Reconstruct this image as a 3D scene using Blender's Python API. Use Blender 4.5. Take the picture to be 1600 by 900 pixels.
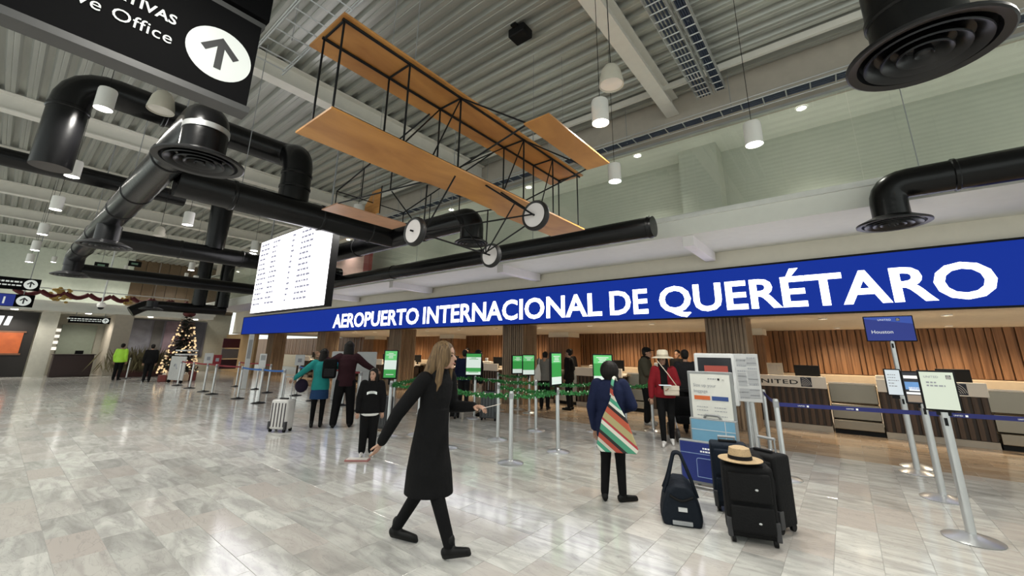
import bpy, bmesh, math, random
from mathutils import Vector, Matrix, Euler

for o in list(bpy.data.objects):
    bpy.data.objects.remove(o)
scene = bpy.context.scene
COL = scene.collection
random.seed(7)
R = math.radians

# ------------------------------------------------------------------ camera
cam_d = bpy.data.cameras.new('camera')
cam = bpy.data.objects.new('camera', cam_d)
COL.objects.link(cam)
cam.location = (0.0, 0.0, 1.6)
cam.rotation_euler = (R(104.003), R(-0.757), R(38.577))
cam_d.sensor_width = 36.0
cam_d.lens = 633.0 / 1600.0 * 36.0
cam_d.shift_y = -60.0 / 1600.0
cam_d.clip_end = 200
scene.camera = cam

# ------------------------------------------------------------------ world, exposure
world = bpy.data.worlds.new('hall_ambient')
scene.world = world
world.use_nodes = True
bg = world.node_tree.nodes['Background']
bg.inputs[0].default_value = (0.93, 1.0, 0.95, 1)
bg.inputs[1].default_value = 1.2
scene.view_settings.view_transform = 'Standard'
scene.view_settings.look = 'None'
scene.view_settings.exposure = 0.0
scene.view_settings.gamma = 1.0
scene.view_settings.use_curve_mapping = False
scene.cycles.use_denoising = True
scene.cycles.max_bounces = 6
scene.cycles.diffuse_bounces = 3
scene.cycles.glossy_bounces = 3
scene.cycles.transparent_max_bounces = 8
scene.cycles.sample_clamp_indirect = 6.0

PENDANT_W = 52.0       # each pendant's own lamp
DOWNLIGHT_W = 42.0     # warm downlights under the sign

# ------------------------------------------------------------------ materials
MATS = {}
def mat(name, col, rough=0.5, metal=0.0, emit=None, estr=1.0, var=0.08, nscale=6.0, bump=0.0, bscale=40.0, spec=0.5, stretch=None, col2=None):
    """principled with object-space noise variation"""
    if name in MATS:
        return MATS[name]
    m = bpy.data.materials.new(name)
    m.use_nodes = True
    nt = m.node_tree
    b = nt.nodes['Principled BSDF']
    b.inputs['Roughness'].default_value = rough
    b.inputs['Metallic'].default_value = metal
    b.inputs['Specular IOR Level'].default_value = spec
    tc = nt.nodes.new('ShaderNodeTexCoord')
    src = tc.outputs['Object']
    if stretch:
        mp = nt.nodes.new('ShaderNodeMapping')
        mp.inputs['Scale'].default_value = stretch
        nt.links.new(src, mp.inputs[0]); src = mp.outputs[0]
    n = nt.nodes.new('ShaderNodeTexNoise')
    n.inputs['Scale'].default_value = nscale
    n.inputs['Detail'].default_value = 5
    nt.links.new(src, n.inputs['Vector'])
    mx = nt.nodes.new('ShaderNodeMix'); mx.data_type = 'RGBA'
    c2 = col2 if col2 else tuple(max(0, c * (1 - 2 * var)) for c in col)
    mx.inputs[6].default_value = (*(min(1, c * (1 + var)) if not col2 else c for c in col), 1)
    mx.inputs[7].default_value = (*c2, 1)
    nt.links.new(n.outputs['Fac'], mx.inputs[0])
    nt.links.new(mx.outputs[2], b.inputs['Base Color'])
    if emit:
        b.inputs['Emission Color'].default_value = (*emit, 1)
        b.inputs['Emission Strength'].default_value = estr
    if bump:
        n2 = nt.nodes.new('ShaderNodeTexNoise'); n2.inputs['Scale'].default_value = bscale
        n2.inputs['Detail'].default_value = 4
        nt.links.new(src, n2.inputs['Vector'])
        bp = nt.nodes.new('ShaderNodeBump'); bp.inputs['Strength'].default_value = bump
        bp.inputs['Distance'].default_value = 0.02
        nt.links.new(n2.outputs['Fac'], bp.inputs['Height'])
        nt.links.new(bp.outputs[0], b.inputs['Normal'])
    MATS[name] = m
    return m

def emis(name, col, s=1.0):
    return mat(name, tuple(c * 0.5 for c in col), 0.4, emit=col, estr=s, var=0.0)

def marble(name, per_island, light, dark, tint, rough=0.13):
    m = bpy.data.materials.new(name); m.use_nodes = True
    nt = m.node_tree; b = nt.nodes['Principled BSDF']
    N, L = nt.nodes.new, nt.links.new
    geo = N('ShaderNodeNewGeometry')
    if per_island:
        rnd = geo.outputs['Random Per Island']
    else:
        oi = N('ShaderNodeObjectInfo'); rnd = oi.outputs['Random']
    wn = N('ShaderNodeTexWhiteNoise'); wn.noise_dimensions = '1D'; L(rnd, wn.inputs['W'])
    off = N('ShaderNodeVectorMath'); off.operation = 'SCALE'; off.inputs['Scale'].default_value = 60.0
    L(wn.outputs['Color'], off.inputs[0])
    add = N('ShaderNodeVectorMath'); add.operation = 'ADD'
    L(geo.outputs['Position'], add.inputs[0]); L(off.outputs[0], add.inputs[1])
    mp = N('ShaderNodeMapping'); mp.inputs['Scale'].default_value = (0.9, 3.2, 1); mp.inputs['Rotation'].default_value = (0, 0, 0.3)
    L(add.outputs[0], mp.inputs[0])
    n1 = N('ShaderNodeTexNoise'); n1.inputs['Scale'].default_value = 1.6; n1.inputs['Detail'].default_value = 8
    n1.inputs['Distortion'].default_value = 1.6; L(mp.outputs[0], n1.inputs['Vector'])
    r1 = N('ShaderNodeValToRGB')
    r1.color_ramp.elements[0].position = 0.36; r1.color_ramp.elements[0].color = (*dark, 1)
    r1.color_ramp.elements[1].position = 0.62; r1.color_ramp.elements[1].color = (*light, 1)
    L(n1.outputs['Fac'], r1.inputs[0])
    # per tile tone
    sep = N('ShaderNodeSeparateColor'); L(wn.outputs['Color'], sep.inputs[0])
    tone = N('ShaderNodeMapRange'); tone.inputs['To Min'].default_value = 0.80; tone.inputs['To Max'].default_value = 1.08
    L(sep.outputs[0], tone.inputs[0])
    sc = N('ShaderNodeVectorMath'); sc.operation = 'SCALE'
    L(r1.outputs[0], sc.inputs[0]); L(tone.outputs[0], sc.inputs['Scale'])
    tm = N('ShaderNodeMix'); tm.data_type = 'RGBA'
    tf = N('ShaderNodeMath'); tf.operation = 'POWER'; tf.inputs[1].default_value = 3.5
    L(sep.outputs[1], tf.inputs[0]); L(tf.outputs[0], tm.inputs[0])
    L(sc.outputs[0], tm.inputs[6]); tm.inputs[7].default_value = (*tint, 1)
    # thin veins
    n2 = N('ShaderNodeTexNoise'); n2.inputs['Scale'].default_value = 2.2; n2.inputs['Detail'].default_value = 10
    n2.inputs['Distortion'].default_value = 2.5; L(mp.outputs[0], n2.inputs['Vector'])
    v = N('ShaderNodeMath'); v.operation = 'SUBTRACT'; v.inputs[1].default_value = 0.5; L(n2.outputs['Fac'], v.inputs[0])
    va = N('ShaderNodeMath'); va.operation = 'ABSOLUTE'; L(v.outputs[0], va.inputs[0])
    vr = N('ShaderNodeMapRange'); vr.inputs['From Min'].default_value = 0.0; vr.inputs['From Max'].default_value = 0.02
    vr.inputs['To Min'].default_value = 0.35; vr.inputs['To Max'].default_value = 0.0; L(va.outputs[0], vr.inputs[0])
    vm = N('ShaderNodeMix'); vm.data_type = 'RGBA'; L(vr.outputs[0], vm.inputs[0]); L(tm.outputs[2], vm.inputs[6])
    vm.inputs[7].default_value = (dark[0] * 0.6, dark[1] * 0.6, dark[2] * 0.6, 1)
    L(vm.outputs[2], b.inputs['Base Color'])
    b.inputs['Roughness'].default_value = rough
    b.inputs['Specular IOR Level'].default_value = 0.6
    MATS[name] = m
    return m

def wood(name, c1, c2, scale=(40, 40, 1.2), rough=0.45, bump=0.0, spec=0.4):
    m = bpy.data.materials.new(name); m.use_nodes = True
    nt = m.node_tree; b = nt.nodes['Principled BSDF']; N, L = nt.nodes.new, nt.links.new
    tc = N('ShaderNodeTexCoord'); mp = N('ShaderNodeMapping'); mp.inputs['Scale'].default_value = scale
    L(tc.outputs['Object'], mp.inputs[0])
    n = N('ShaderNodeTexNoise'); n.inputs['Scale'].default_value = 1.0; n.inputs['Detail'].default_value = 6
    n.inputs['Distortion'].default_value = 0.6; L(mp.outputs[0], n.inputs['Vector'])
    r = N('ShaderNodeValToRGB'); r.color_ramp.elements[0].position = 0.3; r.color_ramp.elements[1].position = 0.7
    r.color_ramp.elements[0].color = (*c1, 1); r.color_ramp.elements[1].color = (*c2, 1)
    L(n.outputs['Fac'], r.inputs[0]); L(r.outputs[0], b.inputs['Base Color'])
    b.inputs['Roughness'].default_value = rough
    b.inputs['Specular IOR Level'].default_value = spec
    MATS[name] = m
    return m

def glass(name, tint=(0.965, 0.98, 0.965), gloss=0.06, rough=0.02):
    m = bpy.data.materials.new(name); m.use_nodes = True
    nt = m.node_tree; N, L = nt.nodes.new, nt.links.new
    nt.nodes.remove(nt.nodes['Principled BSDF'])
    out = nt.nodes['Material Output']
    t = N('ShaderNodeBsdfTransparent'); t.inputs[0].default_value = (*tint, 1)
    g = N('ShaderNodeBsdfGlossy'); g.inputs['Roughness'].default_value = rough
    lw = N('ShaderNodeLayerWeight'); lw.inputs[0].default_value = 0.5
    pw = N('ShaderNodeMath'); pw.operation = 'POWER'; pw.inputs[1].default_value = 5.0; L(lw.outputs['Facing'], pw.inputs[0])
    f = N('ShaderNodeMath'); f.operation = 'MULTIPLY_ADD'; f.inputs[1].default_value = 0.85; f.inputs[2].default_value = 0.05; L(pw.outputs[0], f.inputs[0])
    mx = N('ShaderNodeMixShader'); L(f.outputs[0], mx.inputs[0]); L(t.outputs[0], mx.inputs[1]); L(g.outputs[0], mx.inputs[2])
    L(mx.outputs[0], out.inputs[0])
    MATS[name] = m
    return m

# ------------------------------------------------------------------ mesh building
class MB:
    def __init__(s):
        s.v = []; s.f = []; s.m = []; s.cur = 0
    def add(s, vs, fs):
        o = len(s.v)
        s.v += [tuple(p) for p in vs]
        s.f += [tuple(i + o for i in f) for f in fs]
        s.m += [s.cur] * len(fs)
        return s
    def box(s, x0, x1, y0, y1, z0, z1):
        vs = [(x, y, z) for z in (z0, z1) for y in (y0, y1) for x in (x0, x1)]
        return s.add(vs, [(0, 2, 3, 1), (4, 5, 7, 6), (0, 1, 5, 4), (2, 6, 7, 3), (0, 4, 6, 2), (1, 3, 7, 5)])
    def cbox(s, c, size, M=None):
        vs = [Vector((x * size[0] / 2, y * size[1] / 2, z * size[2] / 2)) for z in (-1, 1) for y in (-1, 1) for x in (-1, 1)]
        if M is not None:
            vs = [M @ p for p in vs]
        vs = [p + Vector(c) for p in vs]
        return s.add(vs, [(0, 2, 3, 1), (4, 5, 7, 6), (0, 1, 5, 4), (2, 6, 7, 3), (0, 4, 6, 2), (1, 3, 7, 5)])
    def rbox(s, x0, x1, y0, y1, z0, z1, b=0.02):
        """box with chamfered edges"""
        bm = bmesh.new()
        bmesh.ops.create_cube(bm, size=1)
        for p in bm.verts:
            p.co = Vector(((x0 + x1) / 2 + p.co.x * (x1 - x0), (y0 + y1) / 2 + p.co.y * (y1 - y0), (z0 + z1) / 2 + p.co.z * (z1 - z0)))
        bmesh.ops.bevel(bm, geom=list(bm.edges), offset=b, segments=3, profile=0.6, affect='EDGES')
        bm.verts.index_update()
        s.add([p.co for p in bm.verts], [tuple(q.index for q in f.verts) for f in bm.faces])
        bm.free()
        return s
    def path(s, pts, rad, seg=12, cap=True, up=None):
        pts = [Vector(p) for p in pts]
        n = len(pts)
        rads = rad if isinstance(rad, (list, tuple)) else [rad] * n
        prev = None
        o = len(s.v)
        for i in range(n):
            if i == 0: t = pts[1] - pts[0]
            elif i == n - 1: t = pts[-1] - pts[-2]
            else: t = (pts[i + 1] - pts[i]).normalized() + (pts[i] - pts[i - 1]).normalized()
            t = t.normalized() if t.length > 1e-9 else Vector((0, 0, 1))
            if prev is None:
                a = Vector((0, 0, 1)) if abs(t.z) < 0.9 else Vector((1, 0, 0))
                u = t.cross(a).normalized()
            else:
                u = (prev - t * prev.dot(t)).normalized()
            prev = u
            w = t.cross(u)
            for k in range(seg):
                an = 2 * math.pi * k / seg
                s.v.append(tuple(pts[i] + (u * math.cos(an) + w * math.sin(an)) * rads[i]))
        for i in range(n - 1):
            for k in range(seg):
                a = o + i * seg + k; b = o + i * seg + (k + 1) % seg
                s.f.append((a, b, b + seg, a + seg)); s.m.append(s.cur)
        if cap:
            s.f.append(tuple(o + k for k in range(seg))[::-1]); s.m.append(s.cur)
            s.f.append(tuple(o + (n - 1) * seg + k for k in range(seg))); s.m.append(s.cur)
        return s
    def tube(s, a, b, r, seg=10, r2=None):
        return s.path([a, b], [r, r if r2 is None else r2], seg)
    def lathe(s, prof, c=(0, 0, 0), seg=24, closed=False):
        o = len(s.v)
        for (r, z) in prof:
            for k in range(seg):
                a = 2 * math.pi * k / seg
                s.v.append((c[0] + r * math.cos(a), c[1] + r * math.sin(a), c[2] + z))
        n = len(prof)
        for i in range(n - 1 + (1 if closed else 0)):
            for k in range(seg):
                a = o + i * seg + k; b = o + i * seg + (k + 1) % seg
                j = (i + 1) % n
                s.f.append((a, b, o + j * seg + (k + 1) % seg, o + j * seg + k)); s.m.append(s.cur)
        return s
    def prism(s, poly, o, u, w, d):
        """polygon (list of (a,b)) in plane o + a*u + b*w, extruded by vector d"""
        o, u, w, d = map(Vector, (o, u, w, d))
        n = len(poly)
        vs = [o + u * a + w * b for a, b in poly] + [o + u * a + w * b + d for a, b in poly]
        fs = [tuple(range(n))[::-1], tuple(range(n, 2 * n))]
        fs += [(i, (i + 1) % n, n + (i + 1) % n, n + i) for i in range(n)]
        return s.add(vs, fs)
    def ell(s, c, r, seg=12, rings=8, M=None):
        o = len(s.v)
        c = Vector(c)
        vs = []
        for i in range(rings + 1):
            th = math.pi * i / rings
            for k in range(seg):
                a = 2 * math.pi * k / seg
                p = Vector((r[0] * math.sin(th) * math.cos(a), r[1] * math.sin(th) * math.sin(a), r[2] * math.cos(th)))
                if M is not None: p = M @ p
                vs.append(c + p)
        fs = []
        for i in range(rings):
            for k in range(seg):
                a = i * seg + k; b = i * seg + (k + 1) % seg
                if i == 0: fs.append((a, a + seg, b + seg))
                elif i == rings - 1: fs.append((a, a + seg, b))
                else: fs.append((a, a + seg, b + seg, b))
        return s.add(vs, fs)
    def loft(s, rings, seg=20, cap=True):
        """rings: (cx, cy, z, rx, ry)"""
        o = len(s.v)
        for (cx, cy, z, rx, ry) in rings:
            for k in range(seg):
                a = 2 * math.pi * k / seg
                s.v.append((cx + rx * math.cos(a), cy + ry * math.sin(a), z))
        for i in range(len(rings) - 1):
            for k in range(seg):
                a = o + i * seg + k; b = o + i * seg + (k + 1) % seg
                s.f.append((a, b, b + seg, a + seg)); s.m.append(s.cur)
        if cap:
            s.f.append(tuple(o + k for k in range(seg))[::-1]); s.m.append(s.cur)
            q = o + (len(rings) - 1) * seg
            s.f.append(tuple(q + k for k in range(seg))); s.m.append(s.cur)
        return s
    def mesh(s, name, mats, smooth=False):
        me = bpy.data.meshes.new(name)
        me.from_pydata(s.v, [], s.f)
        for mm in (mats if isinstance(mats, (list, tuple)) else [mats]):
            me.materials.append(mm)
        if any(s.m):
            me.polygons.foreach_set('material_index', s.m)
        if smooth:
            if smooth is True:
                me.polygons.foreach_set('use_smooth', [True] * len(me.polygons))
            else:
                me.polygons.foreach_set('use_smooth', [True] * len(me.polygons))
                me.set_sharp_from_angle(angle=R(smooth))
        me.update()
        return me
    def build(s, name, mats, parent=None, smooth=False, loc=None, rz=0):
        o = bpy.data.objects.new(name, s.mesh(name, mats, smooth))
        COL.objects.link(o)
        if parent is not None: o.parent = parent
        if loc is not None: o.location = loc
        if rz: o.rotation_euler = (0, 0, rz)
        return o

def tag(o, label, cat=None, group=None, kind=None):
    o['label'] = label
    if cat: o['category'] = cat
    if group: o['group'] = group
    if kind: o['kind'] = kind
    return o
def struct(o, label=None):
    o['kind'] = 'structure'
    if label: o['label'] = label
    return o
def empty(name, loc=(0, 0, 0), rz=0.0, label=None, cat=None, group=None):
    o = bpy.data.objects.new(name, None); COL.objects.link(o)
    o.empty_display_size = 0.1
    o.location = loc; o.rotation_euler = (0, 0, rz)
    if label: tag(o, label, cat, group)
    return o
ORD = ['first', 'second', 'third', 'fourth', 'fifth', 'sixth', 'seventh', 'eighth', 'ninth', 'tenth', 'eleventh', 'twelfth', 'thirteenth', 'fourteenth', 'fifteenth', 'sixteenth', 'seventeenth', 'eighteenth']
def copy_tree(o, parent=None):
    c = o.copy(); COL.objects.link(c); c.parent = parent
    for ch in o.children: copy_tree(ch, c)
    return c

def arc_path(pts, rad, n=7):
    """polyline with rounded corners"""
    pts = [Vector(p) for p in pts]
    out = [pts[0]]
    for i in range(1, len(pts) - 1):
        a = (pts[i - 1] - pts[i]); b = (pts[i + 1] - pts[i])
        d = min(rad, a.length * 0.49, b.length * 0.49)
        p0 = pts[i] + a.normalized() * d; p1 = pts[i] + b.normalized() * d
        for k in range(n):
            t = k / (n - 1)
            out.append(p0 * (1 - t) ** 2 + pts[i] * 2 * t * (1 - t) + p1 * t * t)
    out.append(pts[-1])
    return out

def text(name, body, m, parent, o, u, w, width=None, height=None, bold=0.0, depth=0.004, align='L', spacing=1.0):
    """text as mesh; o = baseline-left (or right / centre by align), u right, w up (vectors)"""
    cu = bpy.data.curves.new(name, 'FONT'); cu.body = body; cu.size = 1.0; cu.offset = bold
    cu.space_character = spacing; cu.resolution_u = 3
    ob = bpy.data.objects.new(name, cu); COL.objects.link(ob)
    dg = bpy.context.evaluated_depsgraph_get()
    me = bpy.data.meshes.new_from_object(ob.evaluated_get(dg))
    bpy.data.objects.remove(ob); bpy.data.curves.remove(cu)
    xs = [p.co.x for p in me.vertices]; ys = [p.co.y for p in me.vertices]
    x0, x1 = min(xs), max(xs); cap = 0.73
    sx = (width / (x1 - x0)) if width else None
    sy = (height / cap) if height else None
    if sx is None: sx = sy
    if sy is None: sy = sx
    o, u, w = Vector(o), Vector(u).normalized(), Vector(w).normalized()
    nrm = u.cross(w)
    shift = {'L': 0, 'C': -(x1 - x0) * sx / 2, 'R': -(x1 - x0) * sx}[align]
    for p in me.vertices:
        c = p.co.copy()
        p.co = o + u * ((c.x - x0) * sx + shift) + w * (c.y * sy) + nrm * depth
    me.materials.clear(); me.materials.append(m)
    q = bpy.data.objects.new(name, me); COL.objects.link(q)
    if parent is not None: q.parent = parent
    return q

# voxel-joined organic meshes
def blob(name, mb, m, parent, voxel=0.012, it=4, extra=None):
    me0 = mb.mesh('tmp', m)
    ob = bpy.data.objects.new('tmp', me0); COL.objects.link(ob)
    rm = ob.modifiers.new('r', 'REMESH'); rm.mode = 'VOXEL'; rm.voxel_size = voxel
    sm = ob.modifiers.new('s', 'SMOOTH'); sm.factor = 0.5; sm.iterations = it
    dg = bpy.context.evaluated_depsgraph_get()
    me = bpy.data.meshes.new_from_object(ob.evaluated_get(dg))
    bpy.data.objects.remove(ob); bpy.data.meshes.remove(me0)
    me.name = name
    if extra is not None and extra.v:
        bm = bmesh.new(); bm.from_mesh(me)
        off = len(bm.verts)
        vs = [bm.verts.new(p) for p in extra.v]
        for f in extra.f:
            try: bm.faces.new([vs[i] for i in f])
            except ValueError: pass
        bm.to_mesh(me); bm.free()
    me.materials.clear(); me.materials.append(m)
    me.polygons.foreach_set('use_smooth', [True] * len(me.polygons))
    o = bpy.data.objects.new(name, me); COL.objects.link(o)
    if parent is not None: o.parent = parent
    return o

# common materials
M_white = mat('painted_white', (0.78, 0.79, 0.73), 0.6, var=0.04)
M_beam = mat('beam_white', (0.78, 0.75, 0.68), 0.5, var=0.05)
M_slab = mat('slab_paint', (0.80, 0.80, 0.74), 0.55, var=0.03)
M_soff = mat('soffit_paint', (0.86, 0.82, 0.82), 0.6, var=0.03)
M_fascia = mat('fascia_cream', (0.76, 0.71, 0.60), 0.6, var=0.04)
M_green = mat('upper_wall_paint', (0.50, 0.51, 0.44), 0.6, var=0.05)
M_deck = mat('galvanised_deck', (0.47, 0.475, 0.435), 0.36, 0.5, var=0.18, nscale=1.3, stretch=(0.4, 6, 6))
M_black = mat('black_duct', (0.0035, 0.0035, 0.004), 0.27, 0.0, var=0.2, bump=0.12, bscale=9, spec=0.32)
M_bmetal = mat('black_metal', (0.004, 0.004, 0.005), 0.45, 0.0, spec=0.25)
M_blackm = mat('matte_black', (0.005, 0.005, 0.0055), 0.55, spec=0.2)
M_silver = mat('brushed_silver', (0.56, 0.57, 0.57), 0.32, 0.75, var=0.06)
M_steel = mat('stainless_steel', (0.25, 0.215, 0.17), 0.24, 1.0, var=0.06, stretch=(40, 2, 2))
M_grey = mat('grey_plastic', (0.30, 0.31, 0.32), 0.45)
M_lgrey = mat('light_grey', (0.60, 0.61, 0.61), 0.4)
M_lamp = mat('lamp_white', (0.82, 0.80, 0.76), 0.4, var=0.02)
M_bell = mat('bell_cream', (0.58, 0.54, 0.45), 0.5)
M_glow = emis('lamp_glow', (1.0, 0.97, 0.90), 28.0)
M_bellface = mat('bell_face', (0.85, 0.80, 0.73), 0.5)
M_warmglow = emis('downlight_glow', (1.0, 0.84, 0.6), 14.0)
M_ply = wood('plywood_orange', (0.40, 0.17, 0.045), (0.62, 0.30, 0.085), (3, 1.2, 20), 0.42)
M_wall = wood('walnut_slats', (0.13, 0.060, 0.026), (0.31, 0.16, 0.076), (15, 15, 0.4), 0.45)
M_dwood = wood('dark_slats', (0.040, 0.022, 0.013), (0.10, 0.060, 0.038), (30, 30, 1.5), 0.45)
M_col = wood('column_slats', (0.15, 0.10, 0.062), (0.33, 0.235, 0.155), (14, 14, 0.5), 0.5)
M_ctop = mat('counter_white', (0.74, 0.68, 0.60), 0.35, var=0.03)
M_kick = mat('kick_stone', (0.42, 0.36, 0.29), 0.4)
M_tan = wood('tan_panel', (0.40, 0.27, 0.14), (0.50, 0.35, 0.19), (3, 3, 0.4), 0.5)
M_blue = mat('sign_blue', (0.004, 0.010, 0.06), 0.6, emit=(0.006, 0.028, 0.28), estr=1.0, var=0.0, spec=0.1)
M_letter = emis('sign_white', (0.97, 0.96, 1.0), 4.0)
M_screen = emis('screen_white', (0.95, 0.92, 0.97), 3.2)
M_txtgrey = mat('print_grey', (0.30, 0.31, 0.34), 0.6)
M_txtblack = mat('print_black', (0.012, 0.012, 0.014), 0.6)
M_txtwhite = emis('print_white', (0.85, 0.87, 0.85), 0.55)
M_navy = mat('navy_fabric', (0.008, 0.013, 0.042), 0.8, bump=0.3, bscale=30)
M_ublue = emis('display_blue', (0.008, 0.022, 0.20), 0.75)
M_glass = glass('clear_glass')
# ================================================================== STRUCTURE
# ---- floor: grout bed + marble tiles
M_grout = mat('grout', (0.36, 0.35, 0.33), 0.5)
LIGHT, DARK, TINT = (0.60, 0.60, 0.565), (0.41, 0.405, 0.385), (0.47, 0.432, 0.40)
M_tile = marble('marble_tile', False, LIGHT, DARK, TINT)
M_tile_s = marble('marble_tiles_far', True, LIGHT, DARK, TINT)
BL, BD, BT = (0.46, 0.37, 0.28), (0.33, 0.25, 0.18), (0.40, 0.28, 0.18)
M_tileb = marble('beige_tile', False, BL, BD, BT)
M_tileb_s = marble('beige_tiles_far', True, BL, BD, BT)
floor = struct(MB().box(-50, 9, -6, 17.6, -0.12, -0.003).build('floor', M_grout), 'polished marble tile floor of the terminal hall')
cam_inv = (Matrix.Translation(cam.location) @ cam.rotation_euler.to_matrix().to_4x4()).inverted()
def px(p):
    c = cam_inv @ Vector(p)
    if c.z > -0.2: return None
    return 800 + 633 * c.x / -c.z, 390 - 633 * c.y / -c.z
tiles = []   # (x0,x1,y0,y1)
YB = 8.845
J = 0.0015
for j in range(-9, 29):
    y0 = j * 0.305
    off = 0.305 if j % 2 else 0.0
    for i in range(0, 53):
        x1 = -2.44 - (i - 1) * 0.61 - off
        x0 = x1 - 0.61
        x1 = min(x1, -2.44)
        if x1 - x0 < 0.05: continue
        tiles.append((x0, x1, y0, y0 + 0.305, 0))
for i in range(0, 30):
    x0 = -2.44 + i * 0.305
    off = 0.305 if i % 2 else 0.0
    y1 = YB
    k = 0
    while y1 > -2.6:
        y0 = YB - (k + 1) * 0.61 + off
        tiles.append((x0, x0 + 0.305, y0, min(y1, YB), 0))
        y1 = y0; k += 1
for j in range(0, 10):
    off = 0.305 if j % 2 else 0.0
    for i in range(0, 65):
        x1 = 6.7 - i * 0.61 - off
        tiles.append((x1 - 0.61, x1, YB + j * 0.305, YB + (j + 1) * 0.305, 1))
def area(t):
    ps = [px((a, b, 0)) for a, b in ((t[0], t[2]), (t[1], t[2]), (t[1], t[3]), (t[0], t[3]))]
    if any(p is None for p in ps): return 0
    cx = sum(p[0] for p in ps) / 4; cy = sum(p[1] for p in ps) / 4
    if not (-10 < cx < 1610 and cy < 910): return 0
    return abs(sum(ps[i][0] * ps[(i + 1) % 4][1] - ps[(i + 1) % 4][0] * ps[i][1] for i in range(4))) / 2
ar = sorted(((area(t), n) for n, t in enumerate(tiles)), reverse=True)
near = {n for a, n in ar[:300] if a > 0}
def tile_geo(mb, w, h, cx=0.0, cy=0.0):
    a, b = w / 2 - J, h / 2 - J
    e = 0.0012
    vs = [(cx - a, cy - b, -0.01), (cx + a, cy - b, -0.01), (cx + a, cy + b, -0.01), (cx - a, cy + b, -0.01),
          (cx - a, cy - b, -e), (cx + a, cy - b, -e), (cx + a, cy + b, -e), (cx - a, cy + b, -e),
          (cx - a + e, cy - b + e, 0), (cx + a - e, cy - b + e, 0), (cx + a - e, cy + b - e, 0), (cx - a + e, cy + b - e, 0)]
    fs = [(8, 9, 10, 11)]
    for i in range(4):
        k = (i + 1) % 4
        fs += [(i, k, 4 + k, 4 + i), (4 + i, 4 + k, 8 + k, 8 + i)]
    mb.add(vs, fs)
tmesh = {}
far_m, far_b = MB(), MB()
for n, (x0, x1, y0, y1, z) in enumerate(tiles):
    w, h = x1 - x0, y1 - y0
    if n in near:
        key = (round(w, 3), round(h, 3), z)
        if key not in tmesh:
            mb = MB(); tile_geo(mb, w, h); tmesh[key] = mb.mesh('tile', M_tileb if z else M_tile)
        o = bpy.data.objects.new('tile', tmesh[key]); COL.objects.link(o)
        o.location = ((x0 + x1) / 2, (y0 + y1) / 2, 0); o.parent = floor
    else:
        tile_geo(far_b if z else far_m, w, h, (x0 + x1) / 2, (y0 + y1) / 2)
o = far_m.build('tile_field', M_tile_s, floor); o['kind'] = 'stuff'
o = far_b.build('beige_tile_field', M_tileb_s, floor); o['kind'] = 'stuff'

# ---- corrugated roof deck
mb = MB()
prof = []
y = -6.0
while y < 8.0:
    prof += [(y, 6.83), (y + 0.09, 6.83), (y + 0.125, 6.75), (y + 0.185, 6.75), (y + 0.195, 6.758), (y + 0.205, 6.75), (y + 0.262, 6.75)]
    y += 0.295
vs = [(x, a, b) for x in (-36, -22, -10, 9) for a, b in prof]
n = len(prof)
mb.add(vs, [(r * n + i, r * n + i + 1, (r + 1) * n + i + 1, (r + 1) * n + i) for r in range(3) for i in range(n - 1)])
mb.box(-36, 9, -6, 18, 6.9, 7.0)
struct(mb.build('ceiling', M_deck), 'corrugated galvanised metal roof deck')
# ---- beams
bm_ = MB(); bm_.box(-0.125, 0.125, -6, 7.88, 6.35, 6.375); bm_.box(-0.011, 0.011, -6, 7.88, 6.375, 6.72); bm_.box(-0.125, 0.125, -6, 7.88, 6.72, 6.745)
bmesh_ = bm_.mesh('roof_beam', M_beam)
for i, x in enumerate((-2.1, -7.5, -13.1, -16.9, -20.6, -24.5, -28.5)):
    o = bpy.data.objects.new('roof_beam', bmesh_); COL.objects.link(o); o.location = (x, 0, 0)
    struct(o, 'white steel roof beam crossing the hall')
# thin purlins running along the hall
for yy in (7.3,):
    struct(MB().box(-36, 9, yy, yy + 0.06, 6.62, 6.74).build('roof_purlin', M_beam), 'roof purlin near the glass wall')
# ---- hall side: beige wall over the glass, slab, soffit, fascia
struct(MB().box(-30, 9, 7.9, 8.05, 5.85, 6.9).build('wall_upper', mat('beige_wall', (0.50, 0.45, 0.38), 0.6)), 'beige wall strip between glass and roof')
struct(MB().box(-31, 9, 7.85, 18, 3.78, 4.10).build('slab', M_slab), 'white edge of the upper floor slab')
struct(MB().box(-31, 9, 7.80, 7.90, 4.10, 4.17).box(-31, 9, 7.83, 7.88, 4.17, 4.20).build('trim_1', mat('rail_white', (0.80, 0.80, 0.76), 0.3)), 'white rail along the foot of the upper glazing')
struct(MB().box(-31, 9, 9.10, 9.2, 4.10, 6.0).build('wall_gallery', M_green), 'pale green wall behind the upper glazing')
struct(MB().box(-31, 9, 7.92, 9.12, 5.86, 5.95).build('ceiling_gallery', M_white), 'white ceiling behind the upper glazing')
struct(MB().box(-2.25, -1.5, 8.55, 9.1, 4.10, 5.86).build('column_gallery', M_green), 'pale pier behind the upper glazing')
struct(MB().box(-13.95, -13.6, 8.3, 8.45, 4.10, 5.5).build('trim_2', mat('red_paint', (0.28, 0.02, 0.02), 0.5)), 'dark red strip behind the upper glazing')
struct(MB().box(-17.5, -13.95, 8.36, 8.45, 4.10, 5.5).build('wall_pink', mat('pink_panel', (0.62, 0.40, 0.36), 0.6)), 'pinkish panel behind the upper glazing')
win = struct(MB().box(-31, 9, 7.86, 7.94, 5.82, 5.87).build('window_1', M_silver), 'upper glazing over the check-in sign')
x = -30.6
pm = MB().box(0.004, 2.396, -0.006, 0.006, 4.19, 5.83).mesh('pane', M_glass)
while x < 8:
    o = bpy.data.objects.new('pane', pm); COL.objects.link(o); o.location = (x, 7.89, 0); o.parent = win
    x += 2.4
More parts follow.
